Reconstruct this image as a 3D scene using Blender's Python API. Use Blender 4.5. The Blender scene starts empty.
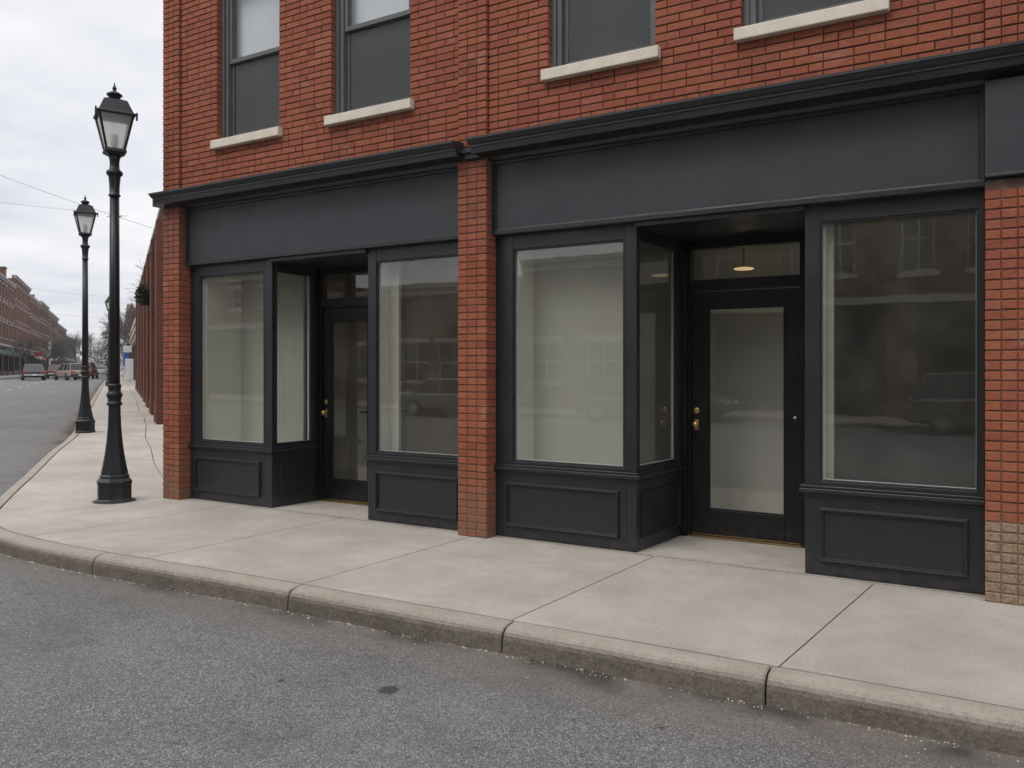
import bpy, bmesh, math, random
from mathutils import Vector, Matrix
random.seed(11)
R = math.radians
C = bpy.context.scene.collection
TH = R(30.3); D = 6.39; HC = 1.55
# ---------------------------------------------------------------- street frame
SD = Vector((-0.835, 0.5505)); SD.normalize()          # direction of the side street
SN = Vector((-SD.y, SD.x)); SN = Vector((SD.y, -SD.x))  # to the right of it
SROT = math.atan2(SD.y, SD.x)
HS = [(-400, 0), (11, 0), (13, .045), (15, .115), (18.9, .25), (25, .38), (33, .52), (48, .67), (62, .74), (74, .78), (100, .85), (170, .9), (900, .9)]
def Hs(s):
    for (a, x), (b, y) in zip(HS, HS[1:]):
        if s <= b: return x + (y - x) * (s - a) / (b - a)
    return HS[-1][1]
def sq(s, q): return Vector((0, -D)) + SD * s + SN * q
def to_s(x, y): return (Vector((x, y + D))).dot(SD)
def Hxy(x, y): return Hs(to_s(x, y))
def camxz(X, Z):  # a surveyed point (right, forward of the viewpoint) to world plan
    return Vector((X * math.cos(TH) - Z * math.sin(TH), X * math.sin(TH) + Z * math.cos(TH) - D))
# ---------------------------------------------------------------- materials
def mat(name):
    m = bpy.data.materials.new(name); m.use_nodes = True
    nt = m.node_tree; nt.nodes.clear()
    out = nt.nodes.new('ShaderNodeOutputMaterial')
    return m, nt, out
class N:
    def __init__(s, nt): s.nt = nt
    def n(s, t, **k):
        o = s.nt.nodes.new(t)
        for a, b in k.items(): setattr(o, a, b)
        return o
    def l(s, a, b): s.nt.links.new(a, b)
    def val(s, sock, v):
        if isinstance(v, bpy.types.NodeSocket): s.l(v, sock)
        else: sock.default_value = v
    def math(s, op, a, b=0.0, c=0.0, clamp=False):
        o = s.n('ShaderNodeMath', operation=op); o.use_clamp = clamp
        s.val(o.inputs[0], a); s.val(o.inputs[1], b); s.val(o.inputs[2], c)
        return o.outputs[0]
    def noise(s, vec, scale, detail=3, rough=.55, dim='3D'):
        o = s.n('ShaderNodeTexNoise'); s.val(o.inputs['Vector'], vec)
        o.inputs['Scale'].default_value = scale; o.inputs['Detail'].default_value = detail; o.inputs['Roughness'].default_value = rough
        return o.outputs[0]
    def ramp(s, f, pts, interp='LINEAR'):
        o = s.n('ShaderNodeValToRGB'); cr = o.color_ramp; cr.interpolation = interp
        while len(cr.elements) > 1: cr.elements.remove(cr.elements[-1])
        cr.elements[0].position = pts[0][0]; cr.elements[0].color = col(pts[0][1])
        for p, c in pts[1:]:
            e = cr.elements.new(p); e.color = col(c)
        s.val(o.inputs[0], f); return o.outputs[0]
    def mix(s, f, a, b, bt='MIX'):
        o = s.n('ShaderNodeMix', data_type='RGBA', blend_type=bt)
        s.val(o.inputs[0], f)
        for i, v in ((6, a), (7, b)):
            if isinstance(v, bpy.types.NodeSocket): s.l(v, o.inputs[i])
            else: o.inputs[i].default_value = col(v)
        return o.outputs[2]
    def mapr(s, v, a, b, c=0., d=1.):
        o = s.n('ShaderNodeMapRange'); s.val(o.inputs[0], v)
        for i, x in enumerate((a, b, c, d)): o.inputs[i + 1].default_value = x
        return o.outputs[0]
def col(c):
    if isinstance(c, (int, float)): return (c, c, c, 1)
    return tuple(c) + (1,) if len(c) == 3 else tuple(c)
def principled(g, out, base, rough=.6, bump=None, bs=.3, bd=.01, metal=0., spec=.5):
    p = g.n('ShaderNodeBsdfPrincipled')
    if isinstance(base, bpy.types.NodeSocket): g.l(base, p.inputs['Base Color'])
    else: p.inputs['Base Color'].default_value = col(base)
    g.val(p.inputs['Roughness'], rough); p.inputs['Metallic'].default_value = metal
    p.inputs['Specular IOR Level'].default_value = spec
    if bump is not None:
        b = g.n('ShaderNodeBump'); b.inputs['Strength'].default_value = bs; b.inputs['Distance'].default_value = bd
        g.l(bump, b.inputs['Height']); g.l(b.outputs[0], p.inputs['Normal'])
    g.l(p.outputs[0], out.inputs[0]); return p
def pos(g): return g.n('ShaderNodeNewGeometry').outputs['Position']
def simple(name, c, rough=.6, var=.15, scale=6., metal=0., bs=.15, spec=.5, fine=80.):
    m, nt, out = mat(name); g = N(nt); P = g.n('ShaderNodeTexCoord').outputs['Object']
    a = g.noise(P, scale, 5, .6); lo = tuple(x * (1 - var) for x in c); hi = tuple(min(1, x * (1 + var)) for x in c)
    base = g.ramp(a, [(.3, lo), (.7, hi)])
    r = g.mapr(g.noise(P, scale * 2.3, 4), .3, .7, max(.02, rough - .08), min(1, rough + .08))
    principled(g, out, base, r, g.noise(P, fine, 3), bs, .002, metal, spec); return m
M = {}
def black_paint(name, c, rough=.42, spec=.6):
    m, nt, out = mat(name); g = N(nt); P = pos(g)
    a = g.noise(P, 1.7, 5, .6)
    base = g.ramp(a, [(.3, tuple(x * .88 for x in c)), (.7, tuple(x * 1.12 for x in c))])
    dust = g.mapr(g.n('ShaderNodeSeparateXYZ').outputs[2], 0, 1)
    sep = g.n('ShaderNodeSeparateXYZ'); g.l(P, sep.inputs[0])
    low = g.mapr(sep.outputs[2], 0.0, .22, .3, 0.)                       # splash dirt on the lowest boards
    spl = g.math('MULTIPLY', low, g.mapr(g.noise(P, 14, 6, .65), .42, .72))
    base = g.mix(spl, base, (.13, .115, .10))
    stn = g.n('ShaderNodeMapping'); stn.inputs['Scale'].default_value = (9, 9, .8); g.l(P, stn.inputs[0])
    base = g.mix(g.mapr(g.noise(stn.outputs[0], 2, 5, .65), .5, .72, 0, .16), base, tuple(x * 1.9 + .004 for x in c))
    sc = g.noise(P, 55, 5, .7)
    base = g.mix(g.mapr(sc, .64, .70, 0, .35), base, (.16, .16, .165))      # small scuffs
    r = g.mapr(g.noise(P, 3, 5), .3, .7, rough - .08, rough + .1)
    mp = g.n('ShaderNodeMapping'); mp.inputs['Scale'].default_value = (40, 40, 9); g.l(P, mp.inputs[0])
    principled(g, out, base, r, g.math('ADD', g.noise(mp.outputs[0], 3, 4), g.math('MULTIPLY', g.noise(P, 2.5, 2), 1.2)), .22, .003, 0, spec); return m
M['paint'] = black_paint('black_storefront_paint', (.0150, .0158, .0182), .36, .55)
M['sign'] = black_paint('slate_sign_paint', (.027, .0285, .0335), .46, .5)
M['door'] = black_paint('black_door_paint', (.0055, .0055, .006), .33, .35)
M['iron'] = black_paint('black_iron', (.005, .0056, .0065), .42, .4)
M['sash'] = simple('grey_window_paint', (.085, .088, .09), .5, .12, 5)
M['screen'] = simple('dark_insect_screen', (.020, .022, .032), .7, .08, 1., bs=0)
M['blind'] = simple('pale_window_blind', (.62, .66, .74), .7, .05, 1., bs=0)
M['limestone'] = simple('limestone_sill', (.60, .54, .45), .8, .10, 5., fine=60, bs=.4)
M['plaster'] = simple('pale_plaster', (.42, .425, .385), .8, .04, 1.2)
M['plaster_white'] = simple('white_plaster', (.68, .68, .62), .8, .04, 1.2)
M['plaster_dim'] = simple('brown_grey_plaster', (.52, .44, .32), .85, .1, 1.2)
M['ceiling'] = simple('room_ceiling', (.45, .43, .38), .8, .05, 1.)
M['floor_in'] = simple('shop_floor', (.36, .31, .25), .5, .12, 2.)
M['brass'] = simple('aged_brass', (.55, .40, .18), .32, .2, 20., 1.)
M['dull_brass'] = simple('worn_brass', (.20, .13, .06), .55, .4, 25., .6)
M['steel'] = simple('steel', (.55, .55, .55), .3, .1, 20., 1.)
M['dark'] = simple('dark_void', (.012, .012, .012), .8)
M['roof'] = simple('roof_felt', (.08, .08, .08), .9)
M['bark'] = simple('grey_bark', (.085, .068, .056), .9, .25, 3.)
M['conifer'] = simple('dark_conifer', (.028, .034, .022), .9, .3, 2.)
M['stone_trim'] = simple('pale_stone_trim', (.42, .39, .34), .8, .15, 2.)
M['tyre'] = simple('tyre_rubber', (.02, .02, .02), .8)
M['litter'] = simple('pale_litter', (.42, .36, .28), .9, .5, 30)
M['white'] = simple('white_vinyl', (.72, .72, .74), .6, .05)
M['blue'] = simple('blue_vinyl', (.035, .10, .34), .6, .1)
M['orange'] = simple('orange_plastic', (.65, .17, .04), .5, .1)
M['green'] = simple('green_awning', (.03, .055, .045), .8, .1)
M['red'] = simple('red_vinyl', (.42, .04, .03), .6, .1)
def glass(name, tint=(.95, .95, .93), f0=.042, haze=.0, boost=1.0, wav=.25, flat=False):
    m, nt, out = mat(name); g = N(nt)
    lw = g.n('ShaderNodeLayerWeight'); lw.inputs['Blend'].default_value = .5
    P = g.n('ShaderNodeTexCoord').outputs['Object']
    b = g.n('ShaderNodeBump'); b.inputs['Strength'].default_value = wav; b.inputs['Distance'].default_value = .004
    g.l(g.noise(P, 1.6, 2), b.inputs['Height'])
    F = g.math('MULTIPLY_ADD', g.math('POWER', lw.outputs['Facing'], 5.), .95, f0)
    F = g.math('MULTIPLY', F, boost, clamp=True)
    tr = g.n('ShaderNodeBsdfTransparent'); tr.inputs[0].default_value = col(tint)
    gl = g.n('ShaderNodeBsdfGlossy'); gl.inputs['Roughness'].default_value = .012; g.l(b.outputs[0], gl.inputs['Normal'])
    df = g.n('ShaderNodeBsdfTranslucent' if flat else 'ShaderNodeBsdfDiffuse'); df.inputs[0].default_value = (.9, .9, .88, 1) if flat else (.5, .49, .45, 1)
    mx = g.n('ShaderNodeMixShader'); g.val(mx.inputs[0], F); g.l(tr.outputs[0], mx.inputs[1]); g.l(gl.outputs[0], mx.inputs[2])
    m2 = g.n('ShaderNodeMixShader'); g.l(mx.outputs[0], m2.inputs[1]); g.l(df.outputs[0], m2.inputs[2])
    dn = g.noise(P, 2.2, 6, .65)
    g.val(m2.inputs[0], haze if flat else g.mapr(dn, .35, .75, haze * .5, haze * 1.6))
    g.l(m2.outputs[0], out.inputs[0]); return m
M['glass'] = glass('shop_glass', f0=.062, haze=.032, boost=1.35, wav=.2)
M['glass_up'] = glass('upper_glass', haze=.004, boost=.5, wav=.03)
M['glass_lamp'] = glass('lantern_glass', (.97, .97, .96), .04, .30, wav=0., flat=True)
M['glass_dark'] = simple('distant_dark_glass', (.03, .033, .036), .08, .1)
M['glass_car'] = simple('car_glass', (.02, .024, .026), .05, .1)
# bricks built one by one: colour per brick
def brick_mat(name, tan=None):
    m, nt, out = mat(name); g = N(nt); P = pos(g)
    geo = g.n('ShaderNodeNewGeometry'); rnd = geo.outputs['Random Per Island']
    c = g.ramp(rnd, [(0, (.195, .054, .032)), (.08, (.225, .064, .036)), (.4, (.262, .077, .040)), (.8, (.290, .089, .046)), (.95, (.305, .102, .058)), (1, (.225, .076, .046))])
    big = g.noise(P, .9, 4, .6)
    c = g.mix(g.mapr(big, .35, .7, 0, .35), c, (.19, .052, .024))
    sp = g.noise(P, 60, 5, .7)
    c = g.mix(g.mapr(sp, .47, .68, 0, .5), c, (.36, .125, .07))
    sm = g.noise(P, 22, 5, .7)
    c = g.mix(g.mapr(sm, .5, .7, 0, .45), c, (.12, .030, .020))
    ef = g.math('MULTIPLY', g.mapr(g.noise(P, 3.2, 6, .7), .60, .74), g.mapr(g.noise(P, 90, 4, .7), .42, .62))
    c = g.mix(g.math('MULTIPLY', ef, .5), c, (.46, .36, .27))             # lime bloom
    sep = g.n('ShaderNodeSeparateXYZ'); g.l(P, sep.inputs[0]); z = sep.outputs[2]; x = sep.outputs[0]
    # dirt at the foot of the piers and tan colouring of the lowest courses
    foot = g.math('MULTIPLY', g.mapr(z, .12, .75, 1, 0), g.mapr(g.noise(P, 7, 5, .7), .3, .55))
    c = g.mix(g.math('MULTIPLY', foot, .85), c, (.165, .095, .058))
    # darker brown tint on the courses below the cornice, stronger at the left
    top = g.math('MULTIPLY', g.mapr(z, 2.75, 3.1), g.mapr(z, 3.45, 3.6, 1, 0))
    c = g.mix(g.math('MULTIPLY', top, g.math('MULTIPLY', g.mapr(x, -7.5, -7.0, .75, .32), g.mapr(g.noise(P, 5, 4), .3, .6))), c, (.14, .085, .065))
    tanm = g.math('MULTIPLY', g.math('LESS_THAN', z, .548), g.math('GREATER_THAN', x, -.2))
    tc = g.mix(g.mapr(g.noise(P, 45, 5, .75), .4, .65), (.30, .215, .145), (.13, .09, .06))
    c = g.mix(tanm, c, tc)
    h = g.math('ADD', g.math('MULTIPLY', g.noise(P, 70, 5, .7), .6), g.noise(P, 25, 4, .6))
    principled(g, out, c, .82, h, .7, .004, 0, .3); return m
M['brick'] = brick_mat('red_brick')
def mortar(nm, k):
    m, nt, out = mat(nm); g = N(nt); P = pos(g)
    a = g.noise(P, 6, 6, .7)
    c = g.ramp(a, [(.35, (.06 * k, .038 * k, .030 * k)), (.6, (.10 * k, .068 * k, .052 * k)), (.78, (.25 * k, .19 * k, .15 * k))])
    if k > 1:
        sep = g.n('ShaderNodeSeparateXYZ'); g.l(P, sep.inputs[0])
        low = g.mapr(sep.outputs[2], .2, .5, 1, 0)
        c = g.mix(g.math('MULTIPLY', low, .7), c, (.24, .19, .14))
        c = g.mix(g.math('MULTIPLY', g.math('LESS_THAN', sep.outputs[2], .548), g.math('GREATER_THAN', sep.outputs[0], -.2)), c, (.215, .155, .105))
    principled(g, out, c, .95, g.noise(P, 120, 4), .6, .004, 0, .1); return m
M['mortar'] = mortar('lime_mortar', .75)
M['mortar_pier'] = mortar('pale_lime_mortar', 1.5)
def far_brick(name, a, b, mort, bw=.21, bh=.0705):
    m, nt, out = mat(name); g = N(nt)
    uv = g.n('ShaderNodeUVMap').outputs[0]; P = pos(g)
    br = g.n('ShaderNodeTexBrick'); g.l(uv, br.inputs[0])
    br.inputs['Color1'].default_value = col(a); br.inputs['Color2'].default_value = col(b); br.inputs['Mortar'].default_value = col(mort)
    br.inputs['Scale'].default_value = 1; br.inputs['Mortar Size'].default_value = .006; br.inputs['Mortar Smooth'].default_value = .3
    br.inputs['Brick Width'].default_value = bw; br.inputs['Row Height'].default_value = bh; br.inputs['Bias'].default_value = -.1
    c = g.mix(g.mapr(g.noise(P, .5, 5, .65), .35, .7, 0, .5), br.outputs[0], tuple(x * .5 for x in a))
    c = g.mix(g.mapr(g.noise(P, 9, 5, .7), .4, .75, 0, .4), c, tuple(min(1, x * 1.5) for x in b))
    principled(g, out, c, .88, g.math('SUBTRACT', 1., br.outputs[1]), .5, .006, 0, .2); return m
M['fb1'] = far_brick('old_red_brick', (.115, .040, .027), (.16, .055, .036), (.11, .085, .07))
M['fb2'] = far_brick('brown_brick', (.115, .055, .040), (.16, .075, .05), (.12, .10, .08))
M['fb4'] = far_brick('warm_brown_brick', (.14, .066, .045), (.185, .09, .06), (.14, .11, .09))
M['fb5'] = far_brick('olive_brown_brick', (.12, .085, .055), (.16, .11, .075), (.13, .11, .08))
M['fb3'] = far_brick('dark_brown_brick', (.085, .045, .034), (.12, .06, .045), (.10, .09, .08))
def concrete():
    m, nt, out = mat('sidewalk_concrete'); g = N(nt); P = pos(g)
    a = g.noise(P, 1.1, 6, .6)
    c = g.ramp(a, [(.34, (.262, .236, .202)), (.5, (.330, .299, .260)), (.64, (.390, .357, .314))])
    isl = g.n('ShaderNodeNewGeometry').outputs['Random Per Island']
    c = g.mix(g.math('MULTIPLY', isl, .22), c, (.29, .255, .225))
    st = g.noise(P, 5.5, 7, .7)
    c = g.mix(g.mapr(st, .52, .70, 0, .5), c, (.215, .19, .16))
    c = g.mix(g.mapr(g.noise(P, 75, 5, .8), .42, .66, 0, .55), c, (.49, .45, .395))
    c = g.mix(g.mapr(g.noise(P, 48, 6, .85), .55, .68, 0, .75), c, (.17, .145, .12))
    mp = g.n('ShaderNodeMapping'); mp.inputs['Rotation'].default_value = (0, 0, .25); mp.inputs['Scale'].default_value = (1.1, 5, 1); g.l(P, mp.inputs[0])
    c = g.mix(g.mapr(g.noise(mp.outputs[0], 1.3, 5, .65), .58, .72, 0, .3), c, (.25, .215, .185))
    c = g.mix(g.mapr(g.noise(P, 11, 6, .75), .5, .68, 0, .28), c, (.42, .39, .34))
    c = g.mix(g.mapr(g.noise(P, 3.3, 7, .75), .5, .66, 0, .3), c, (.27, .235, .195))
    c = g.mix(g.mapr(g.noise(P, 19, 6, .8), .61, .67, 0, .55), c, (.19, .165, .14))
    # pale fresh patch along the shop fronts and black gum spots
    vo = g.n('ShaderNodeTexVoronoi'); g.l(P, vo.inputs[0]); vo.inputs['Scale'].default_value = 1.9
    gum = g.math('LESS_THAN', vo.outputs['Distance'], .035)
    c = g.mix(g.math('MULTIPLY', gum, .5), c, (.12, .11, .10))
    sep = g.n('ShaderNodeSeparateXYZ'); g.l(P, sep.inputs[0])
    near = g.math('MULTIPLY', g.mapr(sep.outputs[1], -.40, .1, 0, .5), g.math('GREATER_THAN', sep.outputs[0], -8.6))
    c = g.mix(g.math('MULTIPLY', near, g.mapr(g.noise(P, 2.6, 5), .42, .62)), c, (.44, .41, .365))
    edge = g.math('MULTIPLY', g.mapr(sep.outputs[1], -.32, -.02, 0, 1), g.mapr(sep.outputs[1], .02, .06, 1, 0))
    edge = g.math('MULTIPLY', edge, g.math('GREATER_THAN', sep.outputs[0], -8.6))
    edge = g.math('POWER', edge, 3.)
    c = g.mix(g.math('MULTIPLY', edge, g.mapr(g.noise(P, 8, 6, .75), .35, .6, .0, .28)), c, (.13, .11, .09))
    kd = g.mapr(sep.outputs[1], -1.75, -2.1, 0, 1)
    c = g.mix(g.math('MULTIPLY', kd, g.mapr(g.noise(P, 4, 6, .75), .45, .65, 0, .4)), c, (.23, .20, .165))
    h = g.math('ADD', g.noise(P, 130, 4, .7), g.math('MULTIPLY', g.noise(P, 14, 4), 1.5))
    principled(g, out, c, .86, h, .35, .004, 0, .3); return m
M['concrete'] = concrete()
def kerbm():
    m, nt, out = mat('kerb_concrete'); g = N(nt); P = pos(g)
    a = g.noise(P, 3, 6, .65)
    c = g.ramp(a, [(.3, (.26, .228, .19)), (.7, (.335, .298, .255))])
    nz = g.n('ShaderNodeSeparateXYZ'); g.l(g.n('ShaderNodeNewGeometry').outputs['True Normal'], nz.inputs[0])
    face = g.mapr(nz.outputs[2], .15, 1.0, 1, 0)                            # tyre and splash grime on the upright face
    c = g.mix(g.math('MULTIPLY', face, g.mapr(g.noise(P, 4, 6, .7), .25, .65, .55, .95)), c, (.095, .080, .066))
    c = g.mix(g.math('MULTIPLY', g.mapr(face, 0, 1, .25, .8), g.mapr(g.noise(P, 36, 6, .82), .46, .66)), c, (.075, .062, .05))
    c = g.mix(g.mapr(g.noise(P, 70, 5, .8), .5, .7, 0, .4), c, (.36, .325, .275))
    principled(g, out, c, .9, g.math('ADD', g.noise(P, 90, 4), g.math('MULTIPLY', g.noise(P, 16, 5), 2.)), .5, .006, 0, .2); return m
M['kerb'] = kerbm()
def asphalt():
    m, nt, out = mat('worn_asphalt'); g = N(nt); P = pos(g)
    c = g.ramp(g.noise(P, .55, 5, .6), [(.32, (.130, .127, .124)), (.68, (.188, .184, .179))])
    vo = g.n('ShaderNodeTexVoronoi'); g.l(P, vo.inputs[0]); vo.inputs['Scale'].default_value = 165
    sp = g.n('ShaderNodeSeparateColor'); g.l(vo.outputs['Color'], sp.inputs[0])
    c = g.mix(g.mapr(sp.outputs[0], .5, 1, 0, .8), c, (.40, .39, .375))
    c = g.mix(g.mapr(sp.outputs[1], .5, 1, 0, .8), c, (.045, .045, .045))
    c = g.mix(g.mapr(g.noise(P, 38, 5, .75), .48, .66, 0, .5), c, (.062, .060, .058))
    mp = g.n('ShaderNodeMapping'); mp.inputs['Scale'].default_value = (.5, .9, 1); g.l(P, mp.inputs[0])
    c = g.mix(g.mapr(g.noise(mp.outputs[0], 1., 6, .65), .48, .7, 0, .28), c, (.125, .118, .108))
    c = g.mix(g.mapr(g.noise(P, 13, 4, .6), .66, .70, 0, .6), c, (.055, .053, .052))
    c = g.mix(g.mapr(g.noise(P, 2.4, 6, .7), .5, .68, 0, .4), c, (.085, .083, .082))
    # brown silt along the gutter
    sep = g.n('ShaderNodeSeparateXYZ'); g.l(P, sep.inputs[0])
    qq = g.math('ADD', g.math('MULTIPLY', sep.outputs[0], SN.x), g.math('MULTIPLY', sep.outputs[1], SN.y))
    qq = g.math('ADD', qq, D * SN.y - 1.35)
    ym = g.math('MINIMUM', sep.outputs[1], qq)
    yy = g.math('ADD', ym, g.math('MULTIPLY', g.noise(P, 1.6, 5, .6), .55))
    gut = g.mapr(yy, -2.55, -1.98, 0, .95)
    c = g.mix(g.math('MULTIPLY', gut, g.mapr(g.noise(P, 25, 6, .75), .3, .6, .35, .9)), c, (.155, .125, .102))
    dk = g.mapr(yy, -2.22, -2.02, 0, .9)
    c = g.mix(g.math('MULTIPLY', dk, g.mapr(g.noise(P, 1.3, 5), .44, .54)), c, (.052, .045, .040))
    # hairline cracks
    w = g.n('ShaderNodeTexVoronoi', feature='DISTANCE_TO_EDGE'); w.inputs['Scale'].default_value = .55
    wv = g.n('ShaderNodeVectorMath', operation='ADD'); nn = g.n('ShaderNodeTexNoise'); nn.inputs['Scale'].default_value = 2.2; nn.inputs['Detail'].default_value = 6; g.l(P, nn.inputs[0])
    sc = g.n('ShaderNodeVectorMath', operation='SCALE'); g.l(nn.outputs[1], sc.inputs[0]); sc.inputs['Scale'].default_value = .9
    g.l(P, wv.inputs[0]); g.l(sc.outputs[0], wv.inputs[1]); g.l(wv.outputs[0], w.inputs[0])
    cr = g.math('MULTIPLY', g.mapr(w.outputs[0], .0, .006, 1, 0), g.mapr(g.noise(P, .8, 3), .48, .58))
    c = g.mix(g.math('MULTIPLY', cr, .3), c, (.05, .05, .05))
    # one oil spot and smaller drips
    for (sx, sy, sr) in ((-2.71, -3.05, .062), (-1.3, -2.75, .018), (-3.3, -3.25, .025), (.25, -3.3, .02)):
        dx = g.math('SUBTRACT', sep.outputs[0], sx); dy = g.math('SUBTRACT', sep.outputs[1], sy)
        dd = g.math('SQRT', g.math('ADD', g.math('MULTIPLY', dx, dx), g.math('MULTIPLY', dy, dy)))
        dd = g.math('ADD', dd, g.math('MULTIPLY', g.noise(P, 30, 3), .03))
        c = g.mix(g.mapr(dd, sr, sr + .02, .75, 0), c, (.028, .029, .032))
    h = g.math('ADD', g.math('MULTIPLY', vo.outputs['Distance'], -1.2), g.noise(P, 60, 4, .7))
    principled(g, out, c, .9, h, .8, .006, 0, .2); return m
M['asphalt'] = asphalt()
M['dirt'] = simple('joint_dirt', (.05, .042, .035), .95, .3, 20)
M['earth'] = simple('earth', (.09, .085, .07), .95, .3, .2)
M['line'] = simple('worn_road_paint', (.42, .38, .28), .8, .4, 14)
M['wire'] = simple('black_cable', (.03, .03, .03), .7)
def carpaint(n, c): return simple(n, c, .22, .05, 1., .0, .02)
def emis(name, c, s):
    m, nt, out = mat(name); g = N(nt); e = g.n('ShaderNodeEmission'); e.inputs[0].default_value = col(c); e.inputs[1].default_value = s; g.l(e.outputs[0], out.inputs[0]); return m
# ---------------------------------------------------------------- mesh helpers
class MB:
    def __init__(s): s.v = []; s.f = []
    def face(s, pts):
        i = len(s.v); s.v += [tuple(p) for p in pts]; s.f.append(tuple(range(i, i + len(pts))))
    def hexa(s, p):
        i = len(s.v); s.v += [tuple(q) for q in p]
        for a in ((0, 3, 2, 1), (4, 5, 6, 7), (0, 1, 5, 4), (1, 2, 6, 5), (2, 3, 7, 6), (3, 0, 4, 7)): s.f.append(tuple(i + k for k in a))
    def box(s, x0, x1, y0, y1, z0, z1):
        if x0 > x1: x0, x1 = x1, x0
        if y0 > y1: y0, y1 = y1, y0
        s.hexa([(x0, y0, z0), (x1, y0, z0), (x1, y1, z0), (x0, y1, z0), (x0, y0, z1), (x1, y0, z1), (x1, y1, z1), (x0, y1, z1)]); return s
    def tube(s, a, b, r0, r1, n=6, caps=False):
        a = Vector(a); b = Vector(b); d = (b - a)
        if d.length < 1e-6: return s
        d.normalize(); u = d.orthogonal().normalized(); w = d.cross(u); i = len(s.v)
        for k in range(n):
            t = 2 * math.pi * k / n; o = u * math.cos(t) + w * math.sin(t)
            s.v.append(tuple(a + o * r0)); s.v.append(tuple(b + o * r1))
        for k in range(n):
            k2 = (k + 1) % n; s.f.append((i + 2 * k, i + 2 * k2, i + 2 * k2 + 1, i + 2 * k + 1))
        if caps:
            s.f.append(tuple(i + 2 * k for k in range(n))[::-1]); s.f.append(tuple(i + 2 * k + 1 for k in range(n)))
        return s
    def lathe(s, prof, n=24, cx=0, cy=0, rot=0., axis='z'):
        i = len(s.v)
        for (r, z) in prof:
            for k in range(n):
                t = 2 * math.pi * k / n + rot
                if axis == 'z': s.v.append((cx + r * math.cos(t), cy + r * math.sin(t), z))
                else: s.v.append((cx + r * math.cos(t), z, cy + r * math.sin(t)))   # axis y
        for j in range(len(prof) - 1):
            for k in range(n):
                k2 = (k + 1) % n; q = (i + j * n + k, i + j * n + k2, i + (j + 1) * n + k2, i + (j + 1) * n + k)
                s.f.append(q if axis == 'z' else q[::-1])
        b = tuple(i + k for k in range(n)); t = tuple(i + (len(prof) - 1) * n + k for k in range(n))
        s.f.append(b[::-1] if axis == 'z' else b); s.f.append(t if axis == 'z' else t[::-1]); return s
    def build(s, name, m, parent=None, bevel=0., smooth=False, fix=False, seg=2):
        me = bpy.data.meshes.new(name); me.from_pydata(s.v, [], s.f); me.update()
        if fix:
            bm = bmesh.new(); bm.from_mesh(me); bmesh.ops.recalc_face_normals(bm, faces=bm.faces); bm.to_mesh(me); bm.free(); me.update()
        uvl = me.uv_layers.new(name='UVMap').data; n_ = len(me.polygons)
        for p in me.polygons:
            nn = p.normal
            if abs(nn.z) > .8: ax = Vector((1, 0, 0)); ay = Vector((0, 1, 0))
            else: ax = Vector((-nn.y, nn.x, 0)).normalized(); ay = Vector((0, 0, 1))
            for li in p.loop_indices:
                c = me.vertices[me.loops[li].vertex_index].co; uvl[li].uv = (c.dot(ax), c.dot(ay))
        if smooth: me.polygons.foreach_set('use_smooth', [True] * n_)
        me.materials.append(m)
        o = bpy.data.objects.new(name, me); C.objects.link(o)
        if parent: o.parent = parent
        if bevel:
            b = o.modifiers.new('bevel', 'BEVEL'); b.width = bevel; b.segments = seg; b.limit_method = 'ANGLE'; b.angle_limit = R(40)
        return o
def tag(o, label=None, cat=None, group=None, kind=None):
    if label: o['label'] = label
    if cat: o['category'] = cat
    if group: o['group'] = group
    if kind: o['kind'] = kind
    return o
def empty(name, label, cat, loc=(0, 0, 0), rz=0., group=None):
    o = bpy.data.objects.new(name, None); C.objects.link(o); o.location = loc; o.rotation_euler = (0, 0, rz)
    o.empty_display_size = .2
    return tag(o, label, cat, group)
def copy_tree(o, parent=None):
    c = o.copy(); C.objects.link(c); c.parent = parent
    for ch in [x for x in bpy.data.objects if x.parent == o]: copy_tree(ch, c)
    return c
FY = -.035
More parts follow.
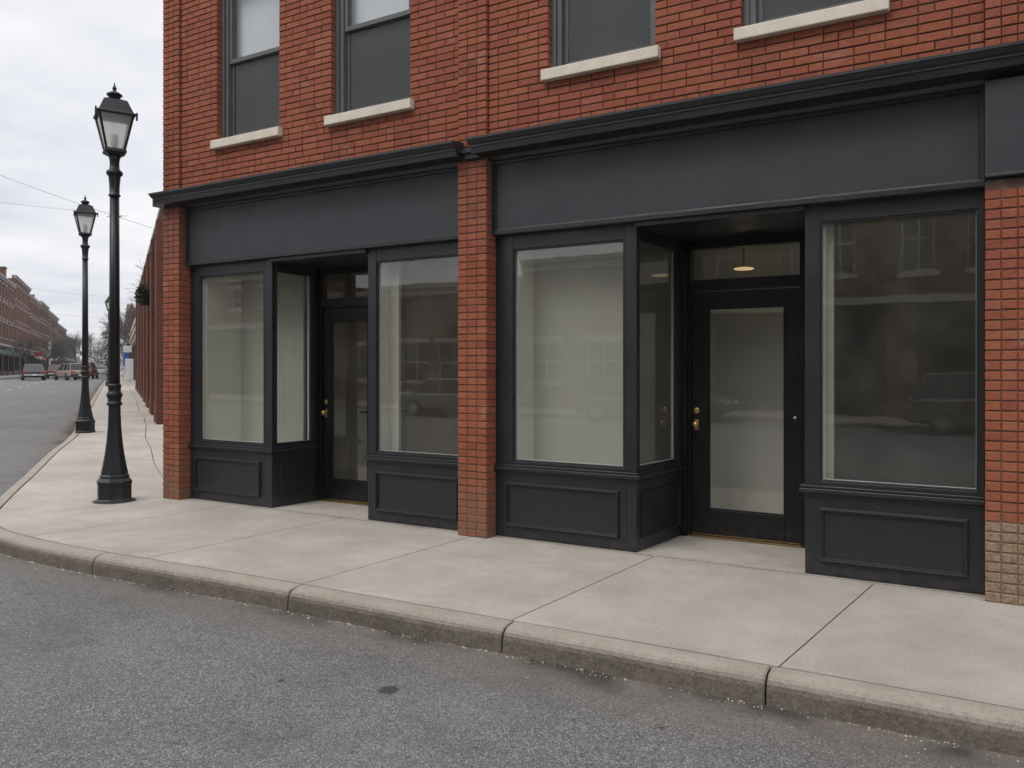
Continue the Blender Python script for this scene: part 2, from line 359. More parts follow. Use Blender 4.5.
# ---------------------------------------------------------------- ground
S_CUTS = [a for a, _ in HS[1:-1]] + [20.5, 22.5, 29, 40, 55, 85, 130]
def drape(poly, dz, name, m, cuts=(), gap=0., kind='structure', thick=0., parent=None):
    """polygon in plan laid on the terrain; cuts = lines (p, dir) opened as joints"""
    bm = bmesh.new(); bm.faces.new([bm.verts.new((p[0], p[1], 0)) for p in poly])
    for (p, d, lim) in cuts:
        gap_ = gap if abs(p[1] - FY) > 1e-6 or lim else .03
        n = Vector((-d[1], d[0], 0)).normalized()
        p3 = Vector((p[0], p[1], 0))
        def sel():
            fs = [f for f in bm.faces if lim is None or lim(f.calc_center_median())]
            return list({e for f in fs for e in f.edges}) + list({v for f in fs for v in f.verts}) + fs
        bmesh.ops.bisect_plane(bm, geom=sel(), plane_co=p3 + n * gap_ / 2, plane_no=n)
        bmesh.ops.bisect_plane(bm, geom=sel(), plane_co=p3 - n * gap_ / 2, plane_no=n)
        dele = [f for f in bm.faces if abs((f.calc_center_median() - p3).dot(n)) < gap_ * .49 and (lim is None or lim(f.calc_center_median()))]
        bmesh.ops.delete(bm, geom=dele, context='FACES')
    sd3 = Vector((SD.x, SD.y, 0))
    for s in S_CUTS:
        bmesh.ops.bisect_plane(bm, geom=bm.verts[:] + bm.edges[:] + bm.faces[:], plane_co=Vector((0, -D, 0)) + sd3 * s, plane_no=sd3)
    if thick:
        r = bmesh.ops.extrude_face_region(bm, geom=bm.faces[:])
        up = [v for v in r['geom'] if isinstance(v, bmesh.types.BMVert)]
        for v in up: v.co.z = 1
        for v in bm.verts: v.co.z = Hxy(v.co.x, v.co.y) + dz - (0 if v.co.z > .5 else thick)
    else:
        for v in bm.verts: v.co.z = Hxy(v.co.x, v.co.y) + dz
    bmesh.ops.recalc_face_normals(bm, faces=bm.faces)
    if not thick:
        for f in bm.faces:
            if f.normal.z < 0: f.normal_flip()
    me = bpy.data.meshes.new(name); bm.to_mesh(me); bm.free(); me.materials.append(m)
    o = bpy.data.objects.new(name, me); C.objects.link(o); 
    if kind: o['kind'] = kind
    return o
# terrain to the horizon
big = [(-900, -900), (900, -900), (900, 900), (-900, 900)]
drape(big, -.17, 'ground', M['earth'])
# road: main street and side street, one asphalt sheet
rd = [(60, -1.9), (60, -15.0), (-90, -15.0), (-90, 6)]
far1 = sq(420, -9.9); far2 = sq(420, -.6)
road_poly = [(60, -1.6), (60, -15.2), (-120, -15.2)] + [tuple(sq(-20 + 128, -9.9))] 
o = drape([(60, -1.5), (60, -19.2), (-60, -19.2), (-60, -1.9), tuple(sq(34, -9.9)), tuple(far1), tuple(far2), tuple(sq(13, 0.3)), (-8.3, -1.5)], -.15, 'road', M['asphalt'])
# kerb line of our block, inner edge of the kerb in plan
KC = [(60, -2.03), (12, -2.03), (4, -2.04), (2.2, -2.05), (0.2, -2.07), (-1.5, -2.10), (-3.2, -2.14), (-4.9, -2.18)]
c_ = [camxz(-3.588, 6.88), camxz(-4.25, 7.28), camxz(-4.85, 7.70), camxz(-5.22, 8.08), camxz(-5.50, 8.5), camxz(-5.75, 8.98), camxz(-6.15, 9.85), camxz(-6.9, 11.6), camxz(-7.9, 13.95), camxz(-8.98, 16.6)]
KC = [Vector(p) for p in KC] + c_ + [sq(24, -.70), sq(33, -.66), sq(48, -.66), sq(80, -.66), sq(400, -.66)]
def resample(pts, sub=5):
    out = []
    P = [pts[0]] + pts + [pts[-1]]
    for i in range(1, len(P) - 2):
        p0, p1, p2, p3 = P[i - 1:i + 3]
        n = sub if (p2 - p1).length < 6 else 1
        if n == 1: out.append(p1); continue
        for k in range(n):
            t = k / n
            out.append(.5 * ((2 * p1) + (p2 - p0) * t + (2 * p0 - 5 * p1 + 4 * p2 - p3) * t * t + (3 * p1 - p0 - 3 * p2 + p3) * t ** 3))
    out.append(pts[-1]); return out
KR = [p for p in resample(KC)]
# add terrain break points on long straight runs
def densify(pts):
    out = [pts[0]]
    for a, b in zip(pts, pts[1:]):
        sa, sb = to_s(*a), to_s(*b)
        if sb > sa:
            for s in sorted(S_CUTS):
                if sa + .01 < s < sb - .01: out.append(a.lerp(b, (s - sa) / (sb - sa)))
        out.append(b)
    return out
KR = densify(KR)
def sweep_kerb(line, prof, name, m, joints, side=1):
    """prof = (offset outwards, z) pairs; pieces split at the joint arclengths, ends rounded"""
    L = [0]
    for a, b in zip(line, line[1:]): L.append(L[-1] + (b - a).length)
    def at(d):
        for i in range(len(L) - 1):
            if d <= L[i + 1] + 1e-9:
                t = (d - L[i]) / max(1e-9, L[i + 1] - L[i]); return line[i].lerp(line[i + 1], t)
        return line[-1]
    def nrm(d):
        t = at(min(L[-1], d + .08)) - at(max(0, d - .08)); t.normalize(); return Vector((-t.y, t.x)) * side
    mb = MB(); js = [0] + joints(at, L[-1]) + [L[-1]]
    for a, b in zip(js, js[1:]):
        ds = [a + .005, a + .014] + [x for x in L if a + .03 < x < b - .03] + [b - .014, b - .005]
        if b - a > 1 and b - a < 8:
            nseg = 5; ds = sorted(ds + [a + (b - a) * k / nseg for k in range(1, nseg)])
        i0 = len(mb.v)
        for j, d in enumerate(ds):
            p = at(d); n = nrm(d); h = Hxy(*p); sh = .006 if j in (0, len(ds) - 1) else 0
            wob = math.sin(d * 3.1) * .002
            for (o_, z) in prof:
                zz = z - (sh if z > -.1 else 0); oo = o_ + wob - (sh if o_ > .1 else 0)
                q = p + n * oo; mb.v.append((q.x, q.y, h + zz))
        k = len(prof)
        for j in range(len(ds) - 1):
            for t in range(k - 1):
                a0 = i0 + j * k + t; mb.f.append((a0, a0 + k, a0 + k + 1, a0 + 1))
        mb.f.append(tuple(i0 + t for t in range(k))); mb.f.append(tuple(i0 + (len(ds) - 1) * k + t for t in range(k))[::-1])
    o = mb.build(name, m, None, fix=True); o['kind'] = 'structure'; return o
JU = [6.0, 4.35, 2.6, .86, -.925, -2.465, -4.20, -6.37, -8.2]
def kj(at, total):
    js = []; d = 0; want = sorted(JU, reverse=True); prev = at(0)
    while d < total - 1 and want:
        d += .02; p = at(d)
        if p.x <= want[0]: js.append(d); want.pop(0)
    while d < min(total, 150): d += 2.4; js.append(d)
    return js
prof = [(-.0, -.3), (0, .0), (.012, .004), (.07, .002), (.098, -.003), (.120, -.011), (.138, -.024), (.150, -.042), (.156, -.066), (.166, -.3)]
KP = [(-a if False else a, z) for a, z in prof]
sweep_kerb(KR, KP, 'kerb', M['kerb'], kj, side=1)
# sidewalk slabs (a real gap at every joint, dark dirt under it)
inner = [tuple(p + Vector((0, 0))) for p in KR if p.x < 12.1]
def off_line(line, off):
    r = []
    for i, p in enumerate(line):
        a = line[max(0, i - 1)]; b = line[min(len(line) - 1, i + 1)]; t = (b - a).normalized(); r.append(p + Vector((-t.y, t.x)) * off)
    return r
KI = off_line([p for p in KR if p.x < 12.1], -.017)
corner = Vector((-8.53, -.16))
# part on the main street
main_line = [p for p in KI if to_s(*p) < 9.75]
split_pt = [p for p in KI if to_s(*p) >= 9.75][0]
lamp1 = camxz(-4.70, 9.50)
main_poly = [tuple(p) for p in main_line] + [tuple(split_pt), (-8.545, -.10), (-8.545, 1.3), (12, 1.3)]
FY = -.035
cuts = []
cuts.append(((0, FY), (1, 0), None))
for a, b in ((6.2, 6.0), (4.6, 4.38), (2.8, 2.6), (1.12, .88), (-.655, -.905), (-2.33, -2.50), (-4.08, -4.23), (-5.77, -5.92), (-7.42, -7.60)):
    cuts.append(((a, 0), (b - a, -2.08), lambda c: c.y < FY))
drape(main_poly, 0, 'sidewalk', M['concrete'], cuts, .010, thick=.05)
# along the side street: two strips parted by a wandering crack
Q1 = .55
side_line = [split_pt] + [p for p in KI if to_s(*p) > to_s(*split_pt) + .01]
def qof(p): return (Vector((p[0], p[1] + D))).dot(SN)
crack = [sq(s, Q1 + .018 * math.sin(s * 1.7) + .025 * math.sin(s * .61 + 1) + (0.05 if s > 20 else 0)) for s in [9.9 + .45 * k for k in range(60)] + [40, 48, 60, 90, 200, 400]]
start = Vector((-8.56, -.085))
crack = [p for p in crack if p.x < -8.62]
sl = sq(10.0, Q1)
side_poly = [tuple(p) for p in side_line] + [tuple(p) for p in reversed(crack)] + [(-8.56, -.09)]
sc = [(tuple(sq(s, 0)), (SN.x, SN.y), None) for s in [12.6 + 1.75 * k for k in range(22)]]
o = drape(side_poly, 0, 'side_pavement', M['concrete'], sc, .010, thick=.05)
crk2 = [p + SN * .013 for p in crack]
plaza = [(-8.56, -.085 + .0)] + [tuple(p) for p in crk2] + [tuple(sq(400, 9)), tuple(sq(30, 9)), (-8.545, 16), (-8.56, .1)]
plaza = [tuple(p) for p in crk2] + [tuple(sq(400, 3)), tuple(sq(40, 3)), tuple(sq(22, 9)), (-8.56, 6), (-8.56, .0)]
drape(plaza, -.004, 'paved_yard', M['concrete'], sc, .012, thick=.05)
bed = [tuple(p) for p in off_line([p for p in KR if p.x < 12.1], -.02)] + [tuple(sq(400, 6)), tuple(sq(22, 12)), (-8.4, 8), (-8.4, 1.4), (12, 1.4)]
drape(bed, -.03, 'joint_bed', M['dirt'])
# dashes on the side street
mb = MB()
for k in range(26):
    s0 = 22 + k * 5.2; a = [sq(s0, -4.95), sq(s0 + 1.8, -4.95), sq(s0 + 1.8, -5.07), sq(s0, -5.07)]
    mb.face([(p.x, p.y, Hxy(*p) - .144) for p in a])
tag(mb.build('lane_markings', M['line']), kind='structure')
# opposite kerbs and pavements
def block(line, side, name, depth, joints=True, pav='pavement'):
    line = densify([Vector(p) for p in line])
    sweep_kerb(line, prof, name, M['kerb'], lambda at, t: [x for x in [3.0 * k for k in range(1, int(min(t, 120) / 3))]], side)
    inn = off_line(line, -.012 * side); out_ = off_line(line, -depth * side)
    drape([tuple(p) for p in inn] + [tuple(p) for p in reversed(out_)], 0, pav, M['concrete'], thick=.05)
lk = [sq(400, -9.75), sq(120, -9.75), sq(60, -9.75), sq(36, -9.75)]
block(lk, 1, 'far_kerb', 3.2, pav='far_pavement')
block([(-60, -19.0), (-20, -19.0), (20, -19.0), (60, -19.0)], 1, 'opposite_kerb', 3.5, pav='opposite_pavement')
# gutter litter
mb = MB(); rr = random.Random(5)
for k in range(800):
    t = rr.random(); i = min(len(KR) - 2, int(t * 48) + 3)
    a, b = KR[i], KR[i + 1]; p = a.lerp(b, rr.random()); 
    if p.x > 3 or to_s(*p) > 24: continue
    tt = (b - a).normalized(); nn = Vector((-tt.y, tt.x)); p = p + nn * (.168 + abs(rr.gauss(0, .022)) + (rr.random() * .25 if rr.random() < .12 else 0)); z = Hxy(*p) - .148
    s = rr.uniform(.002, .0065) * (2 if rr.random() < .05 else 1); an = rr.random() * 3
    ca, sa = math.cos(an) * s, math.sin(an) * s
    mb.hexa([(p.x - ca, p.y - sa, z), (p.x + sa, p.y - ca, z), (p.x + ca, p.y + sa, z), (p.x - sa, p.y + ca, z)] + [(p.x - ca * .6, p.y - sa * .6, z + s * .7), (p.x + sa * .6, p.y - ca * .6, z + s * .7), (p.x + ca * .6, p.y + sa * .6, z + s * .7), (p.x - sa * .6, p.y + ca * .6, z + s * .7)])
tag(mb.build('gutter_litter', M['litter']), 'pale grit and leaf crumbs scattered along the gutter under the kerb', 'litter', kind='stuff')
# ---------------------------------------------------------------- main brick building
BLD = empty('corner_brick_building', 'red brick corner building with two black painted empty storefronts and recessed doors', 'building', (-4.2, 0, 0))
def part(mb, name, m, parent=None, **k):
    """mesh written in world coordinates, re-based on the building's origin"""
    mb.v = [(x + 4.2, y, z) for x, y, z in mb.v]
    return mb.build(name, m, parent or BLD, **k)
rb = random.Random(3)
RH = .0672; JT = .0098; JV = .0042
def brick(mb, x0, x1, z0, z1, yf, yb, c=.004):
    yf = yf + rb.uniform(-.0022, .0012); dz = rb.uniform(-.0008, .0008)
    x0 += rb.uniform(0, .0022); x1 -= rb.uniform(0, .0022); z0 += dz; z1 += dz
    i = len(mb.v)
    P = [(x0, z0), (x1, z0), (x1, z1), (x0, z1)]; Q = [(x0 + c, z0 + c), (x1 - c, z0 + c), (x1 - c, z1 - c), (x0 + c, z1 - c)]
    mb.v += [(x, yb, z) for x, z in P] + [(x, yf + c, z) for x, z in P] + [(x + rb.uniform(-.001, .001), yf, z + rb.uniform(-.001, .001)) for x, z in Q]
    for k in range(4):
        k2 = (k + 1) % 4
        mb.f.append((i + k, i + k2, i + 4 + k2, i + 4 + k)); mb.f.append((i + 4 + k, i + 4 + k2, i + 8 + k2, i + 8 + k))
    mb.f.append((i + 8, i + 9, i + 10, i + 11))
def lay(mb, x0, x1, z0, z1, yf, yb, holes=(), unit=None):
    n = int(round((z1 - z0) / RH))
    for r in range(n):
        a, b = z0 + r * RH, z0 + (r + 1) * RH; zc = (a + b) / 2
        segs = [(x0, x1)]
        for (h0, h1, g0, g1) in holes:
            if g0 < zc < g1:
                segs = [t for s in segs for t in (((s[0], min(s[1], h0)), (max(s[0], h1), s[1])) if s[0] < h1 and s[1] > h0 else (s,)) if t[1] - t[0] > .02]
        for (s0, s1) in segs:
            w = s1 - s0
            if unit:
                k = max(1, round(w / unit)); us = [w / k] * k
            else:
                us = []; x = 0
                half = r % 2
                if half: us.append(.104); x = .104
                while x < w - .001:
                    L = .208 if rb.random() < .8 else .104
                    if w - x - L < .06: L = w - x
                    us.append(L); x += L
            x = s0
            for L in us:
                brick(mb, x + JV / 2 * (x > s0 + .001), x + L - JV / 2 * (x + L < s1 - .001), a + JT / 2, b - JT / 2, yf, yb)
                x += L
WINS = [(-7.605, -6.605), (-5.847, -4.815), (-3.29, -2.30), (-1.599, -.60), (1.3, 2.3), (3.2, 4.2)]
WZ0, WZ1 = 4.19, 6.02
PIL = [(-8.53, -8.235), (-4.228, -3.91), (.032, .50), (4.6, 4.9)]
UT = 3.56
holes = [(a, b, WZ0 - .02, WZ1) for a, b in WINS] + [(a - .003, b + .003, 0, 20) for a, b in PIL]
TOP = UT + RH * 52
sill_holes = [(a - .035, b + .035, WZ0 - .1, WZ0 - .0) for a, b in WINS]
mb = MB(); lay(mb, -8.53, 4.9, UT, TOP, -.13, -.01, holes); part(mb, 'upper_wall', M['brick'])
for a, b in PIL:
    mb = MB(); lay(mb, a, b, UT, TOP, -.165, -.01, (), .1); part(mb, 'upper_pilaster', M['brick'])
# mortar core with the window openings
def core(mb, x0, x1, z0, z1, y0, y1, hs):
    xs = sorted({x0, x1, *[h[0] for h in hs], *[h[1] for h in hs]}); zs = sorted({z0, z1, *[h[2] for h in hs], *[h[3] for h in hs]})
    for a, b in zip(xs, xs[1:]):
        run = None
        for c, d in zip(zs, zs[1:]):
            cx, cz = (a + b) / 2, (c + d) / 2
            if any(h[0] < cx < h[1] and h[2] < cz < h[3] for h in hs): continue
            mb.box(a, b, y0, y1, c, d)
mb = MB(); core(mb, -8.522, 4.9, UT, TOP, -.122, .2, [(a - .006, b + .006, WZ0 - .02, WZ1) for a, b in WINS])
for a, b in PIL: mb.box(a + .007, b - .007, -.157, -.1235, UT, TOP)
part(mb, 'mortar_bed', M['mortar'])
# piers
for i, (a, b) in enumerate(PIL[:3]):
    ztop = 3.52 if i < 2 else 2.82
    mb = MB(); n = int(ztop / RH); lay(mb, a, b, 0.0, n * RH, -.165, .02, (), (b - a) / (3 if i != 2 else 5))
    if i == 2:
        pass
    p = part(mb, 'brick_pier', M['brick'])
    if i == 2: p['label'] = 'brick pier with tan weathered lowest courses'
    mb = MB().box(a + .007, b - .007, -.157, .15, -.05, ztop); mb.box(a + .0, b - .0, -.10, .02, n * RH - .005, ztop + .0)
    q = part(mb, 'pier_mortar', M['mortar_pier'], p); q.matrix_parent_inverse = Matrix()
# side walls, back wall, roof, and the plain wall that goes on to the right
mb = MB(); mb.box(-8.52, -8.25, .16, 10, -.4, TOP); mb.box(-8.25, 12, 9.7, 10, -.4, TOP); mb.box(4.9, 12, -.12, .2, -.2, TOP); mb.box(11.7, 12, .2, 9.7, -.4, TOP)
part(mb, 'side_wall', M['fb1'])
part(MB().box(.5, 4.9, -.05, .2, -.2, 3.46), 'plain_front_wall', M['fb1'])
part(MB().box(-8.25, 11.7, .2, 9.7, TOP - .5, TOP - .3), 'roof', M['roof'])
mb = MB().box(-8.66, 12.1, -.3, .25, TOP, TOP + .1); mb.box(-8.6, 12.1, -.24, .2, TOP + .1, TOP + .22); part(mb, 'parapet_coping', M['stone_trim'], bevel=.01)
# cornices
def cornice(x0, x1, lret=False, rret=True):
    mb = MB()
    prof = [(-.035, 3.451), (-.066, 3.456), (-.068, 3.478), (-.10, 3.484), (-.125, 3.511), (-.26, 3.518), (-.285, 3.522), (-.292, 3.574), (-.302, 3.576), (-.302, 3.592), (-.318, 3.600), (-.340, 3.628), (-.350, 3.631), (-.350, 3.652), (-.13, 3.676), (-.03, 3.676), (-.03, 3.451)]
    k = len(prof); i = len(mb.v)
    for e, s in ((x0, -1), (x1, 1)):
        for (y, z) in prof:
            dx = (max(0, -y - .13)) * .35 * s if (s < 0 and lret) or (s > 0 and rret) else 0
            mb.v.append((e + dx, y, z))
    for t in range(k): t2 = (t + 1) % k; mb.f.append((i + t, i + t2, i + k + t2, i + k + t))
    mb.f.append(tuple(range(i, i + k))[::-1]); mb.f.append(tuple(range(i + k, i + 2 * k)))
    return part(mb, 'cornice', M['paint'], fix=True)
cornice(-8.47, -4.16, True, False)
cornice(-3.945, 4.9, True, True)
mb = MB().box(-4.159, -3.946, -.205, -.03, 3.505, 3.60); mb.box(-4.159, -3.946, -.235, -.205, 3.555, 3.60); part(mb, 'cornice_link', M['paint'])
part(MB().box(-8.60, -8.475, -.26, .5, 3.515, 3.625), 'cornice_return', M['paint'], bevel=.008)
# dentil-like bed strip shadow line
# sign boards
def signboard(x0, x1, cols):
    s = part(MB().box(x0, x1, -.05, .06, 2.80, 3.452), 'sign_board', M['sign'])
    mb = MB()
    mb.box(x0, x1, -.078, -.0505, 2.80, 2.842); mb.box(x0, x0 + .028, -.072, -.0505, 2.843, 3.451); mb.box(x1 - .028, x1, -.072, -.0505, 2.843, 3.451)
    mb.box(x0 + .0285, x1 - .0285, -.062, -.0505, 2.843, 2.853); mb.box(x0 + .029, x0 + .04, -.062, -.0505, 2.8535, 3.451); mb.box(x1 - .04, x1 - .029, -.062, -.0505, 2.8535, 3.451)
    t = part(mb, 'trim', M['paint'], s, bevel=.003)
    return s
signboard(-8.2345, -4.2285, None); signboard(-3.9095, .031, None)
mb = MB().box(.0315, 4.9, -.20, -.04, 2.83, 3.475); mb.box(.0315, 4.9, -.215, -.2005, 2.83, 2.85); part(mb, 'pier_fascia', M['sign'], bevel=.004)
# --- storefront pieces along a segment in plan
def seg(p0, p1):
    p0 = Vector(p0); p1 = Vector(p1); d = (p1 - p0); L = d.length; d.normalize(); n = Vector((d.y, -d.x))
    def ob(mb, s0, s1, o0, o1, z0, z1):
        q = [p0 + d * s0 + n * o1, p0 + d * s1 + n * o1, p0 + d * s1 + n * o0, p0 + d * s0 + n * o0]
        mb.hexa([(a.x, a.y, z0) for a in q] + [(a.x, a.y, z1) for a in q])
    return ob, L
GB, GT = .709, 2.668
def bulkhead(p0, p1, inset=(.1, .1), end0=0, end1=0, label=None):
    ob, L = seg(p0, p1)
    mb = MB(); ob(mb, 0, L, -.07, 0, .004, .622); b = part(mb, 'bulkhead', M['paint'], bevel=.003)
    a, c = inset[0], L - inset[1]; z0, z1 = .105, .515
    mb = MB(); w = .034
    for (s0, s1, y0, y1) in ((a, c, z0, z0 + w), (a, c, z1 - w, z1), (a, a + w, z0 + w, z1 - w), (c - w, c, z0 + w, z1 - w)):
        ob(mb, s0, s1, .0005, .015, y0, y1)
    w2 = .014
    for (s0, s1, y0, y1) in ((a + .008, c - .008, z0 + .008, z0 + .008 + w2), (a + .008, c - .008, z1 - .008 - w2, z1 - .008), (a + .008, a + .008 + w2, z0 + .023, z1 - .023), (c - .008 - w2, c - .008, z0 + .023, z1 - .023)):
        ob(mb, s0, s1, .0155, .030, y0, y1)
    part(mb, 'panel_moulding', M['paint'], b, bevel=.003)
    mb = MB(); ob(mb, -end0, L + end1, -.07, .038, .6225, .655); ob(mb, -end0, L + max(0, end1 - .02), -.07, .018, .6555, .678); ob(mb, 0, L, .0005, .012, .596, .6222)
    part(mb, 'ledge', M['paint'], b, bevel=.005)
    return b
def shopwindow(p0, p1, st=(.1, .1), top=2.80, gb=GB, gt=GT):
    ob, L = seg(p0, p1); mb = MB()
    ob(mb, 0, st[0], -.07, 0, .679, top); ob(mb, L - st[1], L, -.07, 0, .679, top)
    ob(mb, st[0], L - st[1], -.07, -.004, .679, gb); ob(mb, st[0], L - st[1], -.07, -.004, gt, top)
    # glazing bead
    e = .014
    for (s0, s1, z0, z1) in ((st[0], L - st[1], gb, gb + e), (st[0], L - st[1], gt - e, gt), (st[0], st[0] + e, gb + e, gt - e), (L - st[1] - e, L - st[1], gb + e, gt - e)):
        ob(mb, s0, s1, -.036, -.012, z0, z1)
    f = part(mb, 'window_frame', M['paint'], bevel=.003)
    mb = MB(); ob(mb, st[0], L - st[1], -.044, -.038, gb, gt); part(mb, 'pane', M['glass'], f)
    mb = MB(); e = .016
    for (s0, s1, z0, z1) in ((st[0], L - st[1], gb, gb + e), (st[0], st[0] + e, gb + e, gt - e), (L - st[1] - e, L - st[1], gb + e, gt - e)): ob(mb, s0, s1, -.0655, -.0455, z0, z1)
    part(mb, 'inner_bead', M['white'], f)
    return f
def storefront(xl, xa, xb, xc, xr, dep, dl, dr, st_l, st_r0, st_r1):
    # xl..xa left window, xa..xb corner post, xc..xr right window; recess depth dep, door dl..dr
    bulkhead((xl, 0), (xa + .012, 0), (.11, .06), 0, xb - xa - .012 + .038)
    shopwindow((xl, 0), (xa, 0), (st_l, .0105))
    p = part(MB().box(xa + .0005, xb, .0, .05, .679, 2.80), 'corner_post', M['paint'], bevel=.006)
    part(MB().box(xa + .0125, xb, .0, .05, .004, .622), 'post_foot', M['paint'], p, bevel=.004)
    e = xb + (.10 if dep > .8 else .06)
    bulkhead((xb, .051), (e - .0, dep - .06), (.05, .05), -.0195, 0)
    shopwindow((xb, .051), (e, dep - .06), (.02, .05), 2.76)
    # right window block
    bulkhead((xc, 0), (xr, 0), (.105, .095), .035, 0)
    shopwindow((xc, 0), (xr, 0), (st_r0, st_r1))
    e2 = xc - .14
    ob, L = seg((e2, dep - .001), (xc, .0715)); mb = MB(); ob(mb, 0, L, -.06, 0, .004, .64); ob(mb, 0, .08, -.06, 0, .641, 2.76); ob(mb, L - .03, L, -.06, 0, .641, 2.76); ob(mb, .08, L - .03, -.06, 0, 2.66, 2.76)
    f = part(mb, 'return_frame', M['paint'], bevel=.003)
    mb = MB(); ob(mb, .0805, L - .0305, -.04, -.034, .641, 2.659); part(mb, 'pane', M['glass'], f)
    # door frame, door, transom
    y = dep; a = e; b = e2
    mb = MB()
    mb.box(a - .05, dl - .03, y - .055, y + .08, .004, 2.76); mb.box(dl - .0295, dl - .004, y - .02, y + .08, .004, 2.76)
    mb.box(dr + .03, b + .05, y - .03, y + .08, .004, 2.76); mb.box(dr + .004, dr + .0295, y - .02, y + .08, .004, 2.76)
    mb.box(dl - .0035, dr + .0035, y - .02, y + .08, 2.285, 2.385); mb.box(dl - .0035, dr + .0035, y - .02, y + .08, 2.672, 2.76)
    mb.box(dl - .0035, dr + .0035, y - .03, y - .0205, 2.30, 2.325)
    df = part(mb, 'door_frame', M['door'], bevel=.004)
    mb = MB().box(dl - .0035, dr + .0035, y + .018, y + .024, 2.3855, 2.6715); part(mb, 'transom_pane', M['glass'], df)
    dw = dr - dl; s = .152 if dw > .9 else .12; sr = .125 if dw > .9 else .12
    mb = MB(); y0, y1 = y + .012, y + .056
    mb.box(dl, dl + s, y0, y1, .022, 2.275); mb.box(dr - sr, dr, y0, y1, .022, 2.275); mb.box(dl + s, dr - sr, y0, y1, .022, .256); mb.box(dl + s, dr - sr, y0, y1, 2.125, 2.275)
    w = .016
    for (x0, x1, z0, z1) in ((dl + s, dr - sr, .2565, .2565 + w), (dl + s, dr - sr, 2.1245 - w, 2.1245), (dl + s, dl + s + w, .273, 2.108), (dr - sr - w, dr - sr, .273, 2.108)): mb.box(x0, x1, y0 + .006, y0 + .02, z0, z1)
    d = part(mb, 'door', M['door'], bevel=.003)
    part(MB().box(dl + s, dr - sr, y0 + .022, y0 + .028, .2567, 2.1243), 'door_pane', M['glass'], d)
    mb = MB().box(dl + .004, dr - .004, y0 - .006, y0 - .0003, .022, .029); part(mb, 'brass_sweep', M['brass'], d)
    kx = dl + .045
    mb = MB().lathe([(.028, y0 - .0005), (.028, y0 - .008), (.012, y0 - .012), (.012, y0 - .02), (0.002, y0 - .021)][::-1], 16, kx, 1.172, axis='y'); part(mb, 'deadbolt', M['brass'], d, smooth=False)
    mb = MB().box(kx - .02, kx + .02, y0 - .006, y0 - .0004, .99, 1.085); part(mb, 'lock_plate', M['brass'], d, bevel=.004)
    mb = MB().lathe([(.013, y0 - .0065), (.013, y0 - .03), (.026, y0 - .04), (.029, y0 - .055), (.02, y0 - .066), (.002, y0 - .068)][::-1], 16, kx, 1.045, axis='y'); part(mb, 'door_knob', M['brass'], d, smooth=True)
    for z in (.3, 1.15, 2.0): part(MB().tube((dr + .002, y0 - .006, z), (dr + .002, y0 - .006, z + .1), .007, .007, 8, True), 'hinge', M['door'], d)
    if dw > .9:
        part(MB().lathe([(.012, y0 - .0005), (.012, y0 - .01), (.002, y0 - .013)][::-1], 12, dr - .04, 1.13, axis='y'), 'keyhole_cover', M['steel'], d)
    else:
        mb = MB().box(dr - .115, dr - .075, y0 - .045, y0 - .0004, 1.05, 1.085); mb.box(dr - .20, dr - .1155, y0 - .045, y0 - .03, 1.058, 1.078); part(mb, 'lever_handle', M['iron'], d, bevel=.004)
    part(MB().box(dl - .03, dr + .03, y - .035, y + .10, .001, .014), 'threshold', M['dull_brass'], bevel=.004)
    # recess ceiling
    part(MB().box(xb, xc, -.04, y + .10, 2.761, 2.80), 'soffit', M['paint'])
    part(MB().box(xl, xr, .061, .20, 2.801, 3.4), 'head_beam', M['dark'])
storefront(-8.264, -6.979, -6.852, -5.458, -4.229, .68, -6.735, -5.935, .185, .106, .02)
storefront(-3.9095, -2.616, -2.510, -1.148, .0315, .92, -2.325, -1.358, .185, .108, .037)
# shop interiors
def room(x0, x1, y1, wm, gap):
    mb = MB(); mb.box(x0, x0 + .08, .075, y1, .0, 3.05); mb.box(x1 - .08, x1, .075, y1, .0, 3.05); mb.box(x0, x1, y1, y1 + .1, .0, 3.05)
    mb.box(x0 + .9, x0 + .96, y1 - .9, y1 - .01, 0.05, 3.0)
    part(mb, 'interior_wall', wm)
    part(MB().box(x0 + .08, x1 - .08, 1.03, y1, .02, .05), 'interior_floor', M['floor_in'])
    part(MB().box(x0 + .08, x1 - .08, .21, y1, 3.0, 3.04), 'interior_ceiling', M['ceiling'])
room(-8.24, -4.06, 5.6, M['plaster_dim'], 0); room(-4.0, .16, 5.6, M['plaster_dim'], 0)
# display recess linings behind the glass
def lining(x0, x1, y, ret=None, z1=2.99):
    part(MB().box(x0, x1, y, y + .04, .60, z1), 'display_lining', M['plaster'])
    part(MB().box(x0, x0 + .02, .072, y - .0005, .60, z1), 'display_side_board', M['plaster_white'])
    part(MB().box(x0 + .021, x1, .072, y - .001, .57, .60), 'display_shelf', M['plaster_white'])
lining(-8.06, -6.97, .60); lining(-3.72, -2.66, .36)
lining(-5.35, -5.20, .18); lining(-1.035, -.965, .14)
part(MB().box(-8.1, -6.0, 2.7, 2.75, .05, 3.0), 'interior_backdrop', M['plaster_dim'])
part(MB().box(-1.1, 0, .42, .9, .05, .55), 'interior_counter', M['plaster_dim'])
part(MB().box(-5.2, -4.2, .42, .9, .05, .55), 'interior_counter', M['plaster_dim'])
part(MB().box(-3.6, -1.4, 1.65, 1.70, .05, 2.99), 'interior_backdrop', M['plaster_white'])  # pale panel added close behind the door to brighten the panes
